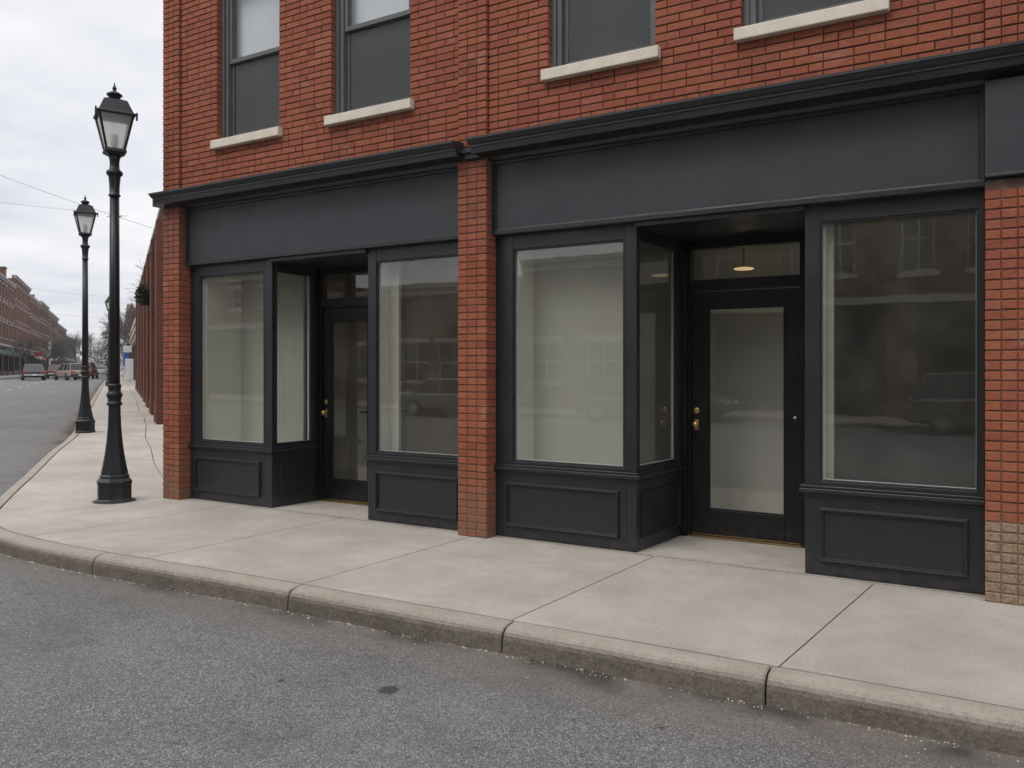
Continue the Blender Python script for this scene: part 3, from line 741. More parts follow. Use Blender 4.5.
# ceiling lamp in the right shop
lamp = empty('ceiling_lamp', 'small glowing ceiling lamp seen through the transom above the near shop door', 'lamp', (-1.95, 1.35, 2.66))
MB().lathe([(.05, .31), (.05, .29), (.012, .285), (.012, -.12)][::-1], 12).build('stem', M['brass'], lamp)
MB().lathe([(.04, -.15), (.085, -.147), (.095, -.14), (.085, -.133), (.03, -.125)], 20).build('shade', emis('warm_lamp_glow', (1, .72, .38), .75), lamp, smooth=True)
# upper windows
UW = simple('dark_room', (.02, .02, .022), .9)
part(MB().box(-8.2, 4.6, 1.3, 1.35, 3.5, 6.8), 'upper_room_wall', UW)
for i, (a, b) in enumerate(WINS):
    mb = MB(); y0, y1 = -.045, .06
    f = .105 if i < 2 else .095
    mb.box(a, a + f, y0, y1, WZ0, WZ1); mb.box(b - .045, b, y0, y1, WZ0, WZ1); mb.box(a + f, b - .045, y0, y1, WZ1 - .06, WZ1); mb.box(a + f, b - .045, y0, y1, WZ0, WZ0 + .022)
    mb.box(a + .0, a + .045, y0 - .022, y0 - .0005, WZ0, WZ1); mb.box(a + f - .018, a + f, y0 - .014, y0 - .0005, WZ0, WZ1)
    w = part(mb, 'sash_window', M['sash'], bevel=.003)
    x0, x1 = a + f, b - .045; mz = 5.125
    mb = MB()
    mb.box(x0, x0 + .04, -.005, .025, WZ0 + .0225, mz); mb.box(x1 - .04, x1, -.005, .025, WZ0 + .0225, mz); mb.box(x0 + .04, x1 - .04, -.005, .025, WZ0 + .0225, WZ0 + .09); mb.box(x0 + .04, x1 - .04, -.005, .025, mz - .04, mz)
    part(mb, 'lower_sash', M['sash'], w, bevel=.002)
    mb = MB(); mb.box(x0, x0 + .04, -.04, -.006, mz - .035, WZ1 - .061); mb.box(x1 - .04, x1, -.04, -.006, mz - .035, WZ1 - .061); mb.box(x0 + .04, x1 - .04, -.04, -.006, mz - .035, mz + .012)
    part(mb, 'upper_sash', M['sash'], w, bevel=.002)
    part(MB().box(x0 + .04, x1 - .04, .008, .012, WZ0 + .0905, mz - .0405), 'insect_screen', M['screen'], w)
    part(MB().box(x0 + .04, x1 - .04, -.003, .003, WZ0 + .0905, mz - .0405), 'lower_pane', M['glass_up'], w)
    part(MB().box(x0 + .0405, x1 - .0405, -.024, -.020, mz + .0125, WZ1 - .061), 'upper_pane', M['glass_up'], w)
    mb = MB().box(x0, x1, .066, .070, mz + .02, WZ1 - .07)
    part(mb, 'blind', M['blind'], w)
    part(MB().box(a - .042, b + .05, -.195, -.046, WZ0 - .098, WZ0 - .001), 'window_sill', M['limestone'], bevel=.008)
# ---------------------------------------------------------------- street lamps
def make_lamp():
    L = empty('street_lamp', 'x', 'street lamp', group='black street lamps along the side street kerb')
    oc = R(22.5)
    b = MB().lathe([(.205, -.02), (.205, .02), (.19, .035), (.19, .20), (.198, .215), (.198, .24), (.175, .265), (.165, .28), (.168, .30), (.145, .33)], 8, rot=oc).build('base', M['iron'], L, bevel=.006)
    f = []
    for k in range(11):
        t = k / 10; f.append((.068 + .076 * (1 - t) ** 2.3 + .010 * (1 - t), .33 + t * .80))
    MB().lathe(f, 8, rot=oc).build('flared_column', M['iron'], L, bevel=.004)
    MB().lathe([(.072, 1.13), (.086, 1.14), (.086, 1.16), (.074, 1.17), (.071, 1.20), (.080, 1.225), (.088, 1.25), (.088, 1.265), (.076, 1.285), (.068, 1.30), (.07, 1.34), (.075, 1.35), (.075, 1.37), (.062, 1.39)], 20).build('collar', M['iron'], L, smooth=True)
    MB().lathe([(.061, 1.39), (.057, 2.4), (.052, 3.60)], 16).build('shaft', M['iron'], L, smooth=True)
    MB().lathe([(.052, 3.60), (.066, 3.605), (.066, 3.62), (.055, 3.63), (.058, 3.74), (.066, 3.82), (.066, 3.84), (.088, 3.86), (.092, 3.885), (.08, 3.905), (.058, 3.92), (.052, 3.97), (.055, 4.03), (.075, 4.095)], 20).build('neck', M['iron'], L, smooth=True)
    # lantern: four sided, tapering down
    rb_, rt = .098, .180   # half widths
    zb, zt = 4.155, 4.545
    mb = MB(); mb.hexa([(-.12, -.12, 4.12), (.12, -.12, 4.12), (.12, .12, 4.12), (-.12, .12, 4.12), (-.112, -.112, 4.155), (.112, -.112, 4.155), (.112, .112, 4.155), (-.112, .112, 4.155)])
    mb.hexa([(-.07, -.07, 4.085), (.07, -.07, 4.085), (.07, .07, 4.085), (-.07, .07, 4.085), (-.115, -.115, 4.12), (.115, -.115, 4.12), (.115, .115, 4.12), (-.115, .115, 4.12)])
    for sx, sy in ((1, 1), (1, -1), (-1, 1), (-1, -1)): mb.tube((sx * rb_, sy * rb_, zb), (sx * rt, sy * rt, zt), .014, .015, 6)
    fr = mb.build('lantern_frame', M['iron'], L)
    for k in range(4):
        c, s = math.cos(k * math.pi / 2), math.sin(k * math.pi / 2)
        def rt_(x, y, z): return (x * c - y * s, x * s + y * c, z)
        mb = MB(); mb.hexa([rt_(-rb_ + .01, -rb_, zb), rt_(rb_ - .01, -rb_, zb), rt_(rb_ - .01, -rb_ + .005, zb), rt_(-rb_ + .01, -rb_ + .005, zb), rt_(-rt + .01, -rt, zt), rt_(rt - .01, -rt, zt), rt_(rt - .01, -rt + .005, zt), rt_(-rt + .01, -rt + .005, zt)])
        mb.build('pane', M['glass_lamp'], fr)
    MB().lathe([(.025, 4.156), (.025, 4.19), (.035, 4.2), (.042, 4.24), (.042, 4.30), (.032, 4.33), (.01, 4.34)], 14).build('bulb', simple('frosted_bulb', (.7, .7, .68), .4), fr, smooth=True)
    q = math.sqrt(2)
    rf = MB().lathe([(.200 * q, 4.535), (.207 * q, 4.545), (.207 * q, 4.562), (.190 * q, 4.572), (.18 * q, 4.585), (.125 * q, 4.72), (.075 * q, 4.745), (.06 * q, 4.75)], 4, rot=R(45)).build('lantern_roof', M['iron'], L, bevel=.004)
    MB().lathe([(.07, 4.745), (.062, 4.775), (.078, 4.79), (.088, 4.80), (.086, 4.81), (.05, 4.835), (.025, 4.845), (.016, 4.86), (.024, 4.872), (.024, 4.885), (.012, 4.91), (.004, 4.95)], 16).build('finial', M['iron'], rf, smooth=True)
    MB().box(-.225, -.2075, -.205, -.165, 4.49, 4.585).build('roof_lug', M['iron'], rf)
    MB().box(.2075, .225, -.205, -.165, 4.49, 4.575).build('roof_lug', M['iron'], rf)
    return L
SL = make_lamp(); l1 = camxz(-4.705, 9.47)
SL.location = (l1.x, l1.y, 0); SL.rotation_euler.z = TH + R(33)
SL['label'] = 'tall black lamp post nearest the corner, standing in front of the brick building edge'
pts = [(camxz(-8.91, 16.7), 'black lamp post standing by the kerb just behind the corner lamp'), (camxz(-21.75, 43.2), 'small distant black lamp post partly hidden behind the corner lamp shaft')]
for p, lab in pts:
    c = copy_tree(SL); c.location = (p.x, p.y, Hxy(*p)); c['label'] = lab
MBm = MB().lathe([(.235, -.001), (.235, .008), (.22, .009)], 20)
o = MBm.build('lamp_footing', M['dirt']); o.location = (l1.x, l1.y, 0); tag(o, 'dark round grout ring under the corner lamp post', 'footing')
# ---------------------------------------------------------------- cars
def car(label, paint, loc, rz, style='sedan', group='cars on the side street'):
    c = empty('car', label, 'car', loc, rz, group)
    L, W = 4.6, 1.78
    if style == 'suv': roof, bh = 1.62, .98
    elif style == 'wagon': roof, bh = 1.48, .90
    else: roof, bh = 1.42, .88
    xs = [-2.3, -2.2, -1.75, -1.0, 0, .9, 1.5, 2.1, 2.3]
    zt = [.72, bh, bh + .02, bh, bh - .01, bh - .02, bh - .08, .72, .58]
    zb = [.38, .30, .26, .24, .24, .24, .26, .30, .36]; hw = [.74, .82, .87, .89, .89, .89, .87, .80, .68]
    mb = MB(); n = 10
    for x, t, b, w in zip(xs, zt, zb, hw):
        m_ = (t + b) / 2
        for (yy, z) in ((-w * .8, b), (-w, b + .12), (-w * 1.0, m_), (-w * .97, t - .1), (-w * .86, t), (w * .86, t), (w * .97, t - .1), (w, m_), (w, b + .12), (w * .8, b)): mb.v.append((x, yy, z))
    for i in range(len(xs) - 1):
        for k in range(n): mb.f.append((i * n + k, i * n + (k + 1) % n, (i + 1) * n + (k + 1) % n, (i + 1) * n + k))
    mb.f.append(tuple(range(n))); mb.f.append(tuple((len(xs) - 1) * n + k for k in range(n))[::-1])
    mb.build('body', paint, c, smooth=False, fix=True, bevel=.03)
    # cabin
    if style == 'sedan': a, b_, d, e = -1.55, -1.0, .35, 1.05
    else: a, b_, d, e = -2.12, -1.85, .35, 1.05
    w0, w1 = .80, .64
    def cab(z0, z1, k0, k1, ins):
        def xx(t): return a + (b_ - a) * t, e + (d - e) * t
        def ww(t): return w0 + (w1 - w0) * t - ins
        A, B = xx(k0), xx(k1)
        return [(A[0], -ww(k0), z0), (A[1], -ww(k0), z0), (A[1], ww(k0), z0), (A[0], ww(k0), z0), (B[0], -ww(k1), z1), (B[1], -ww(k1), z1), (B[1], ww(k1), z1), (B[0], ww(k1), z1)]
    mb = MB(); mb.hexa(cab(bh - .02, roof - .05, 0, .92, .012)); mb.build('windows', M['glass_car'], c)
    mb = MB(); mb.hexa(cab(roof - .06, roof, .90, 1.08, -.005))
    for t in (0, 1):
        pass
    def pil(x0, x1, y0, y1):
        for s in (-1, 1): mb.tube((x0, s * y0, bh - .02), (x1, s * y1, roof - .04), .035, .03, 6)
    pil(a + .01, b_ + .03, w0 - .01, w1); pil(e - .01, d - .03, w0 - .01, w1); pil(-.35, -.35, w0 + .0, w1 + .0)
    if style != 'sedan': pil(-1.35, -1.3, w0, w1)
    mb.build('roof', paint, c, bevel=.01)
    for (x, s) in ((-1.42, -1), (-1.42, 1), (1.42, -1), (1.42, 1)):
        w_ = MB().lathe([(.2, -.1), (.31, -.1), (.33, -.07), (.33, .07), (.31, .1), (.2, .1)], 20, axis='y').build('wheel', M['tyre'], c); w_.location = (x, s * .80, .33)
        h = MB().lathe([(.19, -.03), (.19, .02), (.05, .03)] if s > 0 else [(.05, -.03), (.19, -.02), (.19, .03)], 14, axis='y').build('hubcap', M['steel'], w_); h.location = (0, s * .085, 0)
    for s in (-1, 1):
        MB().box(-2.33, -2.2, s * .48, s * .80, .66, .80).build('tail_light', M['red'], c, bevel=.01)
        MB().box(2.16, 2.29, s * .42, s * .70, .56, .67).build('headlight', M['white'], c, bevel=.01)
    MB().box(-2.37, -2.2, -.76, .76, .40, .54).build('rear_bumper', M['steel'] if style == 'sedan' else M['tyre'], c, bevel=.02)
    MB().box(2.22, 2.38, -.7, .7, .36, .5).build('front_bumper', M['tyre'], c, bevel=.02)
    MB().box(-2.385, -2.371, -.16, .16, .56 - .14, .52).build('number_plate', M['white'], c)
    return c
def oncar(s, q, a=0.): p = sq(s, q); return (p.x, p.y, Hxy(*p) - .15), SROT + a
grey = carpaint('charcoal_car_paint', (.035, .035, .038)); maroon = carpaint('maroon_car_paint', (.14, .03, .028)); silver = carpaint('silver_car_paint', (.42, .42, .43)); tanp = carpaint('tan_car_paint', (.26, .20, .17)); whitep = carpaint('white_car_paint', (.7, .7, .7)); greyp = carpaint('mid_grey_car_paint', (.22, .22, .22)); darkp = carpaint('dull_brown_car_paint', (.10, .09, .08)); bluep = carpaint('dark_blue_car_paint', (.03, .045, .08))
for lab, pt, s, q, a, st in (
    ('dark grey car at the left of the side street, seen from behind', grey, 82, -6.6, .12, 'sedan'),
    ('maroon car behind the tan car, just right of the grey one', maroon, 96, -5.6, .05, 'sedan'),
    ('pale brown car seen between the two nearest lamp posts', tanp, 81, -3.6, .35, 'wagon'),
    ('dark maroon estate car tucked right behind the second lamp post', maroon, 90, -2.7, -.1, 'suv'),
    ('small silver car far up the side street by the right kerb', silver, 128, -2.0, 0, 'sedan')):
    l, rz = oncar(s, q, a); car(lab, pt, l, rz, st)
for lab, pt, x, y, a, st in (
    ('dull brown utility car parked across the main street, mirrored in the near shop glass', darkp, .6, -17.9, 0, 'suv'),
    ('dark estate car parked across the main street, mirrored in the middle shop glass', darkp, -9.2, -17.9, 0, 'wagon'),
    ('grey saloon parked across the main street, mirrored in the far shop window', greyp, -16.5, -17.9, 0, 'sedan')):
    car(lab, pt, (x, y, Hxy(x, y) - .15), a, st, 'cars parked across the main street')
# ---------------------------------------------------------------- far buildings
def far_building(label, org, rz, sgn, L, H, depth, bm, floors, nwin, group='brick buildings lining the side street', cap='stone_trim', shop=True, ww=.95, wh=1.7, name='brick_building', arched=False, firstz=None, awn=None, plain=False):
    B = empty(name, label, 'building', org, rz, group)
    def bx(mb, x0, x1, o0, o1, z0, z1): mb.box(x0, x1, sgn * o0, sgn * o1, z0, z1); return mb
    gh = 4.0 if shop else 0.3
    fh = (H - gh - .8) / max(1, floors); holes_ = []
    for fl in range(floors):
        for k in range(nwin):
            cx = L * (k + .5) / nwin + (.12 if k % 2 else -.12); z = gh + fl * fh + .75
            holes_.append((cx - ww / 2, cx + ww / 2, z, min(z + wh, H - .7)))
    shops = []
    if shop:
        ns = max(1, int(L / 5.5))
        for k in range(ns):
            a = L * k / ns + .45; b = L * (k + 1) / ns - .45; shops.append((a, b))
            holes_.append((a, b, .0, 3.1))
    mb = MB(); xs = sorted({0, L, *[h[0] for h in holes_], *[h[1] for h in holes_]}); 
    for a, b in zip(xs, xs[1:]):
        cx = (a + b) / 2; hh = sorted([h for h in holes_ if h[0] < cx < h[1]], key=lambda h: h[2]); z = -2.2
        for h in hh:
            bx(mb, a, b, -.3, 0, z, h[2]); z = h[3]
        bx(mb, a, b, -.3, 0, z, H)
    bx(mb, 0, L, -depth, -.301, -2.2, H - .3)
    mb.build('wall', bm, B)
    mb = MB(); bx(mb, -.03, L + .03, -.3, .06 if plain else .28, H - .001, H + (.10 if plain else .18))
    if not plain: bx(mb, -.0, L, -.2, .14, H - .30, H - .002)
    for k in range(0 if plain else int(L / .6)): bx(mb, .2 + k * .6, .35 + k * .6, .002, .2, H - .29, H - .01)
    mb.build('cornice', M[cap], B)
    for (a, b, z0, z1) in holes_:
        if z0 < .1: continue
        mb = MB(); f = .07
        bx(mb, a, a + f, -.2, -.1, z0, z1); bx(mb, b - f, b, -.2, -.1, z0, z1); bx(mb, a + f, b - f, -.2, -.1, z0, z0 + f); bx(mb, a + f, b - f, -.2, -.1, z1 - f, z1); bx(mb, a + f, b - f, -.19, -.11, (z0 + z1) / 2 - .03, (z0 + z1) / 2 + .03)
        if arched: bx(mb, (a + b) / 2 - .025, (a + b) / 2 + .025, -.19, -.12, z0 + f, z1 - f)
        bx(mb, a - .08, b + .08, -.1, .07, z0 - .14, z0 - .001); bx(mb, a - .1, b + .1, -.05, .035, z1 + .001, z1 + .2)
        w = mb.build('window', M['stone_trim'], B)
        mb = MB(); bx(mb, a + f, b - f, -.165, -.155, z0 + f, z1 - f); mb.build('pane', M['glass_dark'], w)
    for (a, b) in shops:
        mb = MB(); bx(mb, a, b, -.2, -.12, .0, .6); bx(mb, a, b, -.2, .1, 3.1 + .001, 3.65); bx(mb, a, a + .12, -.2, -.08, .6, 3.1); bx(mb, b - .12, b, -.2, -.08, .6, 3.1)
        m_ = (a + b) / 2; bx(mb, m_ - .55, m_ - .45, -.2, -.1, .0, 3.1); bx(mb, m_ + .45, m_ + .55, -.2, -.1, .0, 3.1)
        s = mb.build('shopfront', M['iron'], B)
        mb = MB(); bx(mb, a + .12, b - .12, -.25, -.24, .3, 3.1); mb.build('pane', M['glass_dark'], s)
        if awn:
            mb = MB(); x0, x1 = a - .1, b + .1
            p = [(x0, sgn * .1, 3.2), (x1, sgn * .1, 3.2), (x1, sgn * 1.1, 2.6), (x0, sgn * 1.1, 2.6)]; mb.hexa(p + [(x, y, z + .03) for x, y, z in p]); bx(mb, x0, x1, 1.08, 1.1, 2.38, 2.61)
            mb.build('awning', M[awn], s)
    if shop:
        mb = MB(); bx(mb, 0, L, -.1, .22, 3.70, 3.95); mb.build('storefront_cornice', M[cap], B)
    return B
def street_org(s, q, dz=0.): p = sq(s, q); return (p.x, p.y, Hxy(*p) + dz)
rows = [(86, 42.6, 12.1, 'fb4', 3, 13, 'three storey brown brick block at the left picture edge with pale storefront cornice'),
        (129, 21.6, 13.6, 'fb4', 3, 6, 'taller brown brick block with raised roofline, second from the left picture edge'),
        (151, 20, 12.7, 'fb2', 3, 6, 'brown brick block with pale corner chimney, third from the left picture edge'),
        (171.4, 19, 13.3, 'fb3', 3, 6, 'dark brown block next to the one with the pale chimney'),
        (191, 30, 12.8, 'fb2', 3, 8, 'long brown block behind the street trees on the left side'),
        (221.5, 34, 11.6, 'fb3', 3, 8, 'dark brown far block on the left side, next to last before the tree mass'),
        (256, 60, 10.0, 'fb3', 3, 10, 'farthest dark block on the left side fading into bare trees')]
for i, (s, L, H, bm, fl, nw, lab) in enumerate(rows):
    o = street_org(s, -12.6)
    B = far_building(lab, o, SROT, -1, L, H, 14, M[bm], fl, nw, awn=('green', None, 'red', None, None, None, None)[i], ww=1.1, wh=1.9)
    mb = MB(); mb.box(1.0, 2.6, 1.2, 2.8, H - .3, H + 1.2).box(.9, 2.7, 1.1, 2.9, H + 1.2, H + 1.35); mb.build('chimney', M['stone_trim'] if i == 2 else M[bm], B)
# nearer building on the right kerb side
RB = far_building('low red brick building with pilasters and downpipes just behind the corner building', street_org(20.4, .97), SROT, 1, 21.9, 5.05, 4.5, M['fb3'], 1, 7, shop=False, ww=1.5, wh=2.6, plain=True)
rust = simple('rusty_pipe', (.12, .05, .035), .7, .3)
for k in range(8):
    MB().box(k * 3.07 + .0, k * 3.07 + .36, .002, .14, -1, 4.78).build('pilaster', M['fb1'], RB)
    mb = MB().tube((k * 3.1 + .7, .10, -.3), (k * 3.1 + .7, .10, 4.4), .045, .045, 8).tube((k * 3.1 + .7, .10, -.3), (k * 3.1 + .7, .10, .5), .07, .07, 8); mb.build('downpipe', rust, RB)
far_building('lower brown brick building farther along the right side behind the white banner', street_org(49, 1.2), SROT, 1, 26, 3.1, 6, M['fb2'], 0, 5, shop=True)
far_building('dark brick building far along the right side of the side street', street_org(86, 1.2), SROT, 1, 60, 7.0, 6, M['fb3'], 2, 14, shop=True)
# hanging wreath-like dark flower basket on the near side building
hb = empty('hanging_basket', 'dark round hanging basket on the wall of the low side building', 'basket', street_org(25.4, .70, 3.3), SROT); hb.scale = (.62,) * 3
mb = MB(); rr = random.Random(4)
for k in range(500):
    v = Vector((rr.gauss(0, 1), rr.gauss(0, 1), rr.gauss(0, 1))).normalized() * rr.uniform(.15, .36); v.z *= 1.35
    a = Vector((rr.uniform(-1, 1), rr.uniform(-1, 1), rr.uniform(-1, 1))) * .09; b = Vector((rr.uniform(-1, 1), rr.uniform(-1, 1), rr.uniform(-1, 1))) * .09
    mb.face([v, v + a, v + a + b, v + b])
mb.build('foliage', M['conifer'], hb)
MB().lathe([(.12, -.45), (.24, -.3), (.28, -.12)], 12).build('bowl', M['iron'], hb)
MB().tube((0, 0, .0), (0, -.35, .55), .012, .012, 6).build('hook', M['iron'], hb)
# opposite side of the main street (seen mirrored in the glass)
def opp(label, x0, x1, H, bm, fl, nw, **k):
    far_building(label, (x0, -22.5, 0), 0, 1, x1 - x0, H, 10, bm, fl, nw, group='brick buildings across the main street', **k)
opp('low brown brick building across the main street, mirrored in the left shop windows', -16.4, -9.4, 5.9, M['fb5'], 1, 3, shop=False, ww=1.6, wh=1.7, arched=True)
opp('lowest brown brick building across the main street, mirrored in the far shop windows', -30, -16.5, 5.2, M['fb5'], 1, 6, shop=False, ww=1.5, wh=1.7, arched=True)
opp('tall brown brick building across the main street, mirrored in the near shop windows', -9.3, 12, 11.0, M['fb5'], 2, 10, shop=True, ww=1.0, wh=2.2, arched=True)
opp('small brick house across the main street, mirrored in the far shop windows', -52, -30.2, 6.5, M['fb1'], 1, 9, shop=True)
# ---------------------------------------------------------------- trees
def bare_tree(seed, h, spread=.55, depth=6, r0=.16):
    rr = random.Random(seed); mb = MB(); tw = MB()
    def grow(p, d, L, r, k):
        segs = 2 if k > 2 else 1; q = p
        for s in range(segs):
            d = (d + Vector((rr.gauss(0, .10), rr.gauss(0, .10), rr.gauss(.03, .06)))).normalized(); n = q + d * L / segs
            (mb if k > depth - 2 else tw).tube(q, n, r * (1 - .25 * s / segs), r * (1 - .25 * (s + 1) / segs), 6 if k > 3 else 3); q = n
        if k == 0: return
        nb = 3 if k > 2 else 2
        for j in range(nb):
            a = rr.uniform(.25, .75) * spread / .55; az = rr.random() * 6.283
            o = d.orthogonal().normalized(); o.rotate(Matrix.Rotation(az, 3, d)); nd = (d * math.cos(a) + o * math.sin(a)).normalized()
            grow(q, nd, L * rr.uniform(.62, .82), max(.007, r * rr.uniform(.5, .68)), k - 1)
        if k > 2: grow(q, (d + Vector((rr.gauss(0, .15), rr.gauss(0, .15), .1))).normalized(), L * .8, r * .7, k - 1)
    grow(Vector((0, 0, -.1)), Vector((0, 0, 1)), h * .27, r0, depth)
    return mb, tw
protos = []
def tree(i, label, s, q, h, rz=0., group='bare street trees'):
    p = sq(s, q); z = Hxy(*p)
    if len(protos) <= i:
        t = empty('bare_tree', label, 'tree', (0, 0, 0), 0, group)
        a, b = bare_tree(20 + i, 9., .55 + .1 * (i % 2), 6, .17)
        a.build('trunk', M['bark'], t); b.build('crown', M['bark'], t); protos.append(t); c = t
    else: c = copy_tree(protos[i]); c['label'] = label
    c.location = (p.x, p.y, z); c.rotation_euler.z = rz; c.scale = (h / 9,) * 3; c['group'] = group
for a in [(0, 'tall bare tree behind the low brick building on the right side', 52, 4.6, 9.6, 0),
          (1, 'bare tree rising at the right beside the white banner', 66, 3.2, 6.6, 2.),
          (0, 'bare tree farther down the right pavement', 84, 2.2, 8.2, 1.1),
          (1, 'bare tree at the far right of the side street', 118, 2.6, 8.5, 4),
          (0, 'bare tree in front of the left picture edge block', 122, -10.6, 5.5, 2.2),
          (1, 'bare tree before the brown block with the pale chimney', 146, -10.6, 6.6, .4),
          (0, 'bare tree before the long brown block on the left side', 172, -10.4, 6.5, 3),
          (1, 'bare tree before the dark far block on the left side', 205, -10.2, 8, 1.9),
          (0, 'bare tree before the farthest left block', 235, -9.6, 11, 2.9),
          (1, 'bare tree closing the left side of the distant street', 275, -8, 13, 4.1),
          (0, 'bare tree standing at the distant street end', 320, -6.0, 11, .8),
          (1, 'bare tree at the distant right end of the street', 240, 5.2, 9, 3.3)]:
    tree(*a)
# conifer near the street end
p = sq(205, -1.2); ct = empty('conifer', 'narrow dark evergreen tree far up the side street near its end', 'tree', (p.x, p.y, Hxy(*p)))
MB().tube((0, 0, -.2), (0, 0, 8), .25, .08, 8).build('trunk', M['bark'], ct)
mb = MB(); rr = random.Random(9)
for k in range(2600):
    z = rr.uniform(1.2, 11.5); w = 2.3 * (1 - ((z - 3.5) / 8.6) ** 2 if z > 3.5 else .6 + .4 * (z / 3.5)) * (1 + .25 * math.sin(z * 3)); a = rr.random() * 6.283; r = w * math.sqrt(rr.random())
    v = Vector((r * math.cos(a), r * math.sin(a), z)); u = Vector((rr.gauss(0, 1), rr.gauss(0, 1), rr.gauss(0, .5))) * .22; t = Vector((rr.gauss(0, 1), rr.gauss(0, 1), rr.gauss(0, .5))) * .22
    mb.face([v, v + u, v + u + t, v + t])
mb.build('crown', M['conifer'], ct)
# wood closing the street
mb = MB(); rr = random.Random(12)
for k in range(9000):
    s = rr.uniform(330, 420); q = rr.uniform(-70, 50); p = sq(s, q); hmax = 9 + 3.5 * math.sin(q * .16) + 2 * math.sin(q * .61); z = rr.uniform(.0, hmax)
    L = rr.uniform(.6, 2.2); d = Vector((rr.gauss(0, .5), rr.gauss(0, .5), 1)).normalized(); mb.tube((p.x, p.y, z + .7), Vector((p.x, p.y, z + .7)) + d * L, .09, .03, 3)
tag(mb.build('distant_wood', M['bark']), 'brown mass of bare trees closing the far end of the side street', 'wood', kind='stuff')
# ---------------------------------------------------------------- small street things
def put(o, s, q, dz=0): p = sq(s, q); o.location = (p.x, p.y, Hxy(*p) + dz); o.rotation_euler.z = SROT; return o
b = empty('banner_stand', 'white upright banner stand on the right pavement', 'banner'); put(b, 62, .80)
MB().box(-.03, .03, -.26, .26, .15, 1.6).build('banner', M['white'], b, bevel=.01); MB().box(-.2, .2, -.06, .06, 0, .05).box(-.02, .02, -.02, .02, .0, .26).build('stand', M['steel'], b)
b = empty('banner_flag', 'blue flag banner with white top beside the white banner stand', 'banner'); put(b, 66, .42)
MB().tube((0, 0, 0), (0, 0, 2.9), .025, .02, 8).build('pole', M['steel'], b); MB().box(-.012, .012, -.42, -.03, 1.05, 2.1).build('flag', M['blue'], b); MB().box(-.012, .012, -.6, -.03, 2.11, 2.6).build('flag_top', M['white'], b)
b = empty('barrel', 'small orange traffic barrel at the far end of the right pavement', 'barrel'); put(b, 70, -.15)
MB().lathe([(.30, 0), (.30, .08), (.26, .1), (.24, .9), (.18, 1.0)], 14).build('drum', M['orange'], b); MB().lathe([(.262, .5), (.258, .65)], 14).build('reflective_band', M['white'], b)
b = empty('litter_bin', 'dark litter bin on the left pavement near the picture edge', 'bin'); put(b, 92, -10.9)
MB().lathe([(.28, 0), (.33, .1), (.36, .95), (.38, 1.0)], 16).build('bin_body', M['iron'], b); MB().lathe([(.4, 1.0), (.36, 1.1), (.15, 1.25), (.02, 1.28)], 16).build('lid', M['iron'], b)
# distant utility poles / signals on the left pavement
for lab, s, q, h, cat, nm in (('pale signal pole with a white box on the left pavement', 157, -10.2, 5.6, 'signal pole', 'signal_pole'), ('slim grey utility pole with crossarm behind the signal pole', 170, -10.4, 9.5, 'utility pole', 'utility_pole')):
    b = empty(nm, lab, cat); put(b, s, q)
    MB().tube((0, 0, -.1), (0, 0, h), .11, .07, 10, True).build('pole', M['white'] if nm == 'signal_pole' else M['bark'], b)
    if nm == 'signal_pole':
        MB().box(-.2, .2, -.25, .25, h - 1.4, h - .3).build('signal_box', M['white'], b, bevel=.03)
    else: MB().box(-.08, .08, -1.2, 1.2, h - .9, h - .75).build('crossarm', M['bark'], b)
for lab, s, q, w in (('red and white shop sign projecting on the left side of the street', 150, -11.2, 'red'), ('small blue shop sign projecting farther on the left side', 180, -11.0, 'blue')):
    b = empty('projecting_sign', lab, 'sign', group='shop signs on the left side'); put(b, s, q, 0)
    MB().box(-.05, .05, -.6, .6, 2.9, 3.6).build('panel', M[w], b); MB().box(-.06, .06, -.5, .5, 2.5, 2.88).build('lower_panel', M['white'], b); MB().tube((0, 0, 0), (0, 0, 3.7), .05, .05, 8).build('post', M['iron'], b)
# overhead wires
def wire(label, a, b, sag, r=.012):
    mb = MB(); n = 26; a = Vector(a); b = Vector(b); P = []
    for k in range(n + 1):
        t = k / n; p = a.lerp(b, t); p.z -= sag * 4 * t * (1 - t); P.append(p)
    for p, q in zip(P, P[1:]): mb.tube(p, q, r, r, 5)
    return mb, P, label
def W3(cx, py, Z): # point at pixel-free survey: right offset, height from bearing at a chosen distance
    X = (cx - 512) / 800 * Z; p = camxz(X, Z); return (p.x, p.y, HC + (370 - py) / 800 * Z)
mb, P, lab = wire('x', W3(-260, 60, 30), W3(152, 228, 26), .35, .006)
o = mb.build('overhead_wire', M['wire']); tag(o, 'black overhead cable sloping down past both lamps to the low brick building', 'cable', 'overhead cables')
k = min(range(len(P)), key=lambda i: abs((P[i] - Vector(W3(130, 219, 27))).length)); c0 = P[k]
mb = MB(); rr = random.Random(8)
for j in range(9):
    v = Vector((rr.gauss(0, 1), rr.gauss(0, 1), rr.gauss(0, .45))) * .22; mb.tube(c0 - v * .5, c0 + v * .7, .012, .006, 4)
o2 = mb.build('cable_knot', M['wire'], o)
for lab, a, b, sg in (('faint cable crossing the sky below the lantern of the second lamp', W3(-300, 150, 60), W3(96, 212, 90), .6), ('thin cable low in the sky above the left brick blocks', W3(-200, 225, 90), W3(100, 296, 140), 1.5), ('lowest thin cable above the distant tree mass', W3(-150, 262, 100), W3(118, 318, 160), 1.8)):
    mb, P, _ = wire('', a, b, sg, .012); tag(mb.build('overhead_wire', M['wire']), lab, 'cable', 'overhead cables')
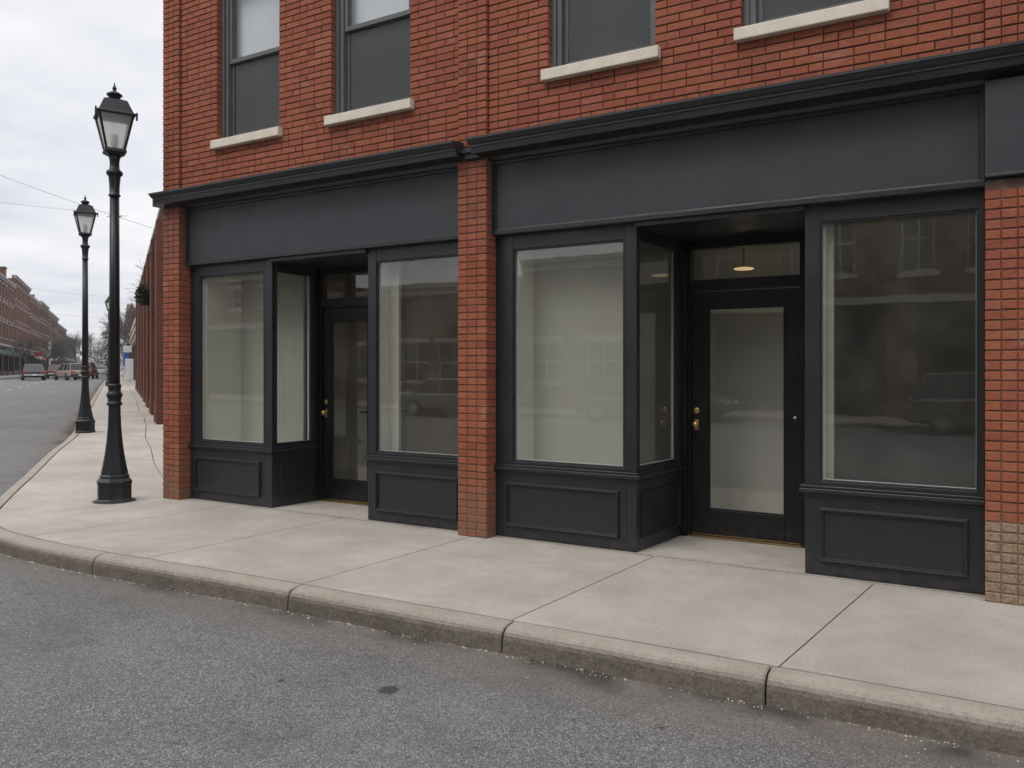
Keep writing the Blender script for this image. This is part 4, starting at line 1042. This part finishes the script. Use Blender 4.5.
# ---------------------------------------------------------------- light
w = bpy.data.worlds.new('World'); bpy.context.scene.world = w; w.use_nodes = True
nt = w.node_tree; nt.nodes.clear(); g = N(nt); out = g.n('ShaderNodeOutputWorld')
sky = g.n('ShaderNodeTexSky', sky_type='NISHITA'); sky.sun_disc = False
SUN_EL, SUN_AZ = R(52), R(200)      # azimuth, clockwise from +Y
sky.sun_elevation = SUN_EL; sky.sun_rotation = SUN_AZ; sky.dust_density = 3
tc = g.n('ShaderNodeTexCoord').outputs['Generated']; sp = g.n('ShaderNodeSeparateXYZ'); g.l(tc, sp.inputs[0])
zz = g.math('MAXIMUM', sp.outputs[2], 0.); den = g.math('ADD', zz, .10)
cx = g.math('DIVIDE', sp.outputs[0], den); cy = g.math('DIVIDE', sp.outputs[1], den)
cb = g.n('ShaderNodeCombineXYZ'); g.l(cx, cb.inputs[0]); g.l(cy, cb.inputs[1])
n1 = g.noise(cb.outputs[0], .75, 7, .55); n2 = g.noise(cb.outputs[0], 2.2, 6, .6)
cl = g.math('ADD', g.math('MULTIPLY', n1, .7), g.math('MULTIPLY', n2, .3))
cloud = g.ramp(cl, [(.36, (7.0, 7.2, 8.0)), (.5, (8.7, 8.85, 9.4)), (.62, (10.2, 10.2, 10.4))])
grad = g.math('ADD', 1., g.math('MULTIPLY', g.mapr(zz, .42, 1., 0, 1), 1.4))
vm = g.n('ShaderNodeVectorMath', operation='SCALE'); g.l(cloud, vm.inputs[0]); g.l(grad, vm.inputs['Scale'])
mx = g.mix(.93, sky.outputs[0], vm.outputs[0])
bg = g.n('ShaderNodeBackground'); g.l(mx, bg.inputs[0]); bg.inputs[1].default_value = .1; g.l(bg.outputs[0], out.inputs[0])
sl_ = bpy.data.lights.new('sun', 'SUN'); sl_.energy = 1.35; sl_.angle = R(25); sl_.color = (1, .96, .9)
so = bpy.data.objects.new('sun', sl_); C.objects.link(so)
dv = Vector((math.sin(SUN_AZ) * math.cos(SUN_EL), math.cos(SUN_AZ) * math.cos(SUN_EL), math.sin(SUN_EL)))
so.rotation_euler = dv.to_track_quat('Z', 'Y').to_euler(); so.location = (0, -10, 30)
m_, nt_, out_ = mat('thin_haze'); pv = nt_.nodes.new('ShaderNodeVolumePrincipled'); pv.inputs['Color'].default_value = (.85, .88, .93, 1); pv.inputs['Density'].default_value = .0004; pv.inputs['Anisotropy'].default_value = .2
nt_.links.new(pv.outputs[0], out_.inputs['Volume'])
tag(MB().box(-920, 920, -920, 920, -1.4, 19.5).build('haze', m_), kind='stuff')
# ---------------------------------------------------------------- camera
cam = bpy.data.cameras.new('camera'); co = bpy.data.objects.new('camera', cam); C.objects.link(co)
cam.sensor_width = 36; cam.lens = 800 / 1024 * 36; cam.shift_y = -14 / 1024; cam.clip_end = 4000; cam.clip_start = .05
co.location = (0, -D, HC); co.rotation_euler = (R(90), 0, TH)
sc_ = bpy.context.scene; sc_.camera = co
sc_.render.engine = 'CYCLES'; sc_.render.resolution_x = 1024; sc_.render.resolution_y = 768
sc_.view_settings.view_transform = 'Standard'; sc_.view_settings.look = 'None'; sc_.view_settings.exposure = 0.0; sc_.view_settings.gamma = 1
sc_.cycles.transparent_max_bounces = 24; sc_.cycles.max_bounces = 8
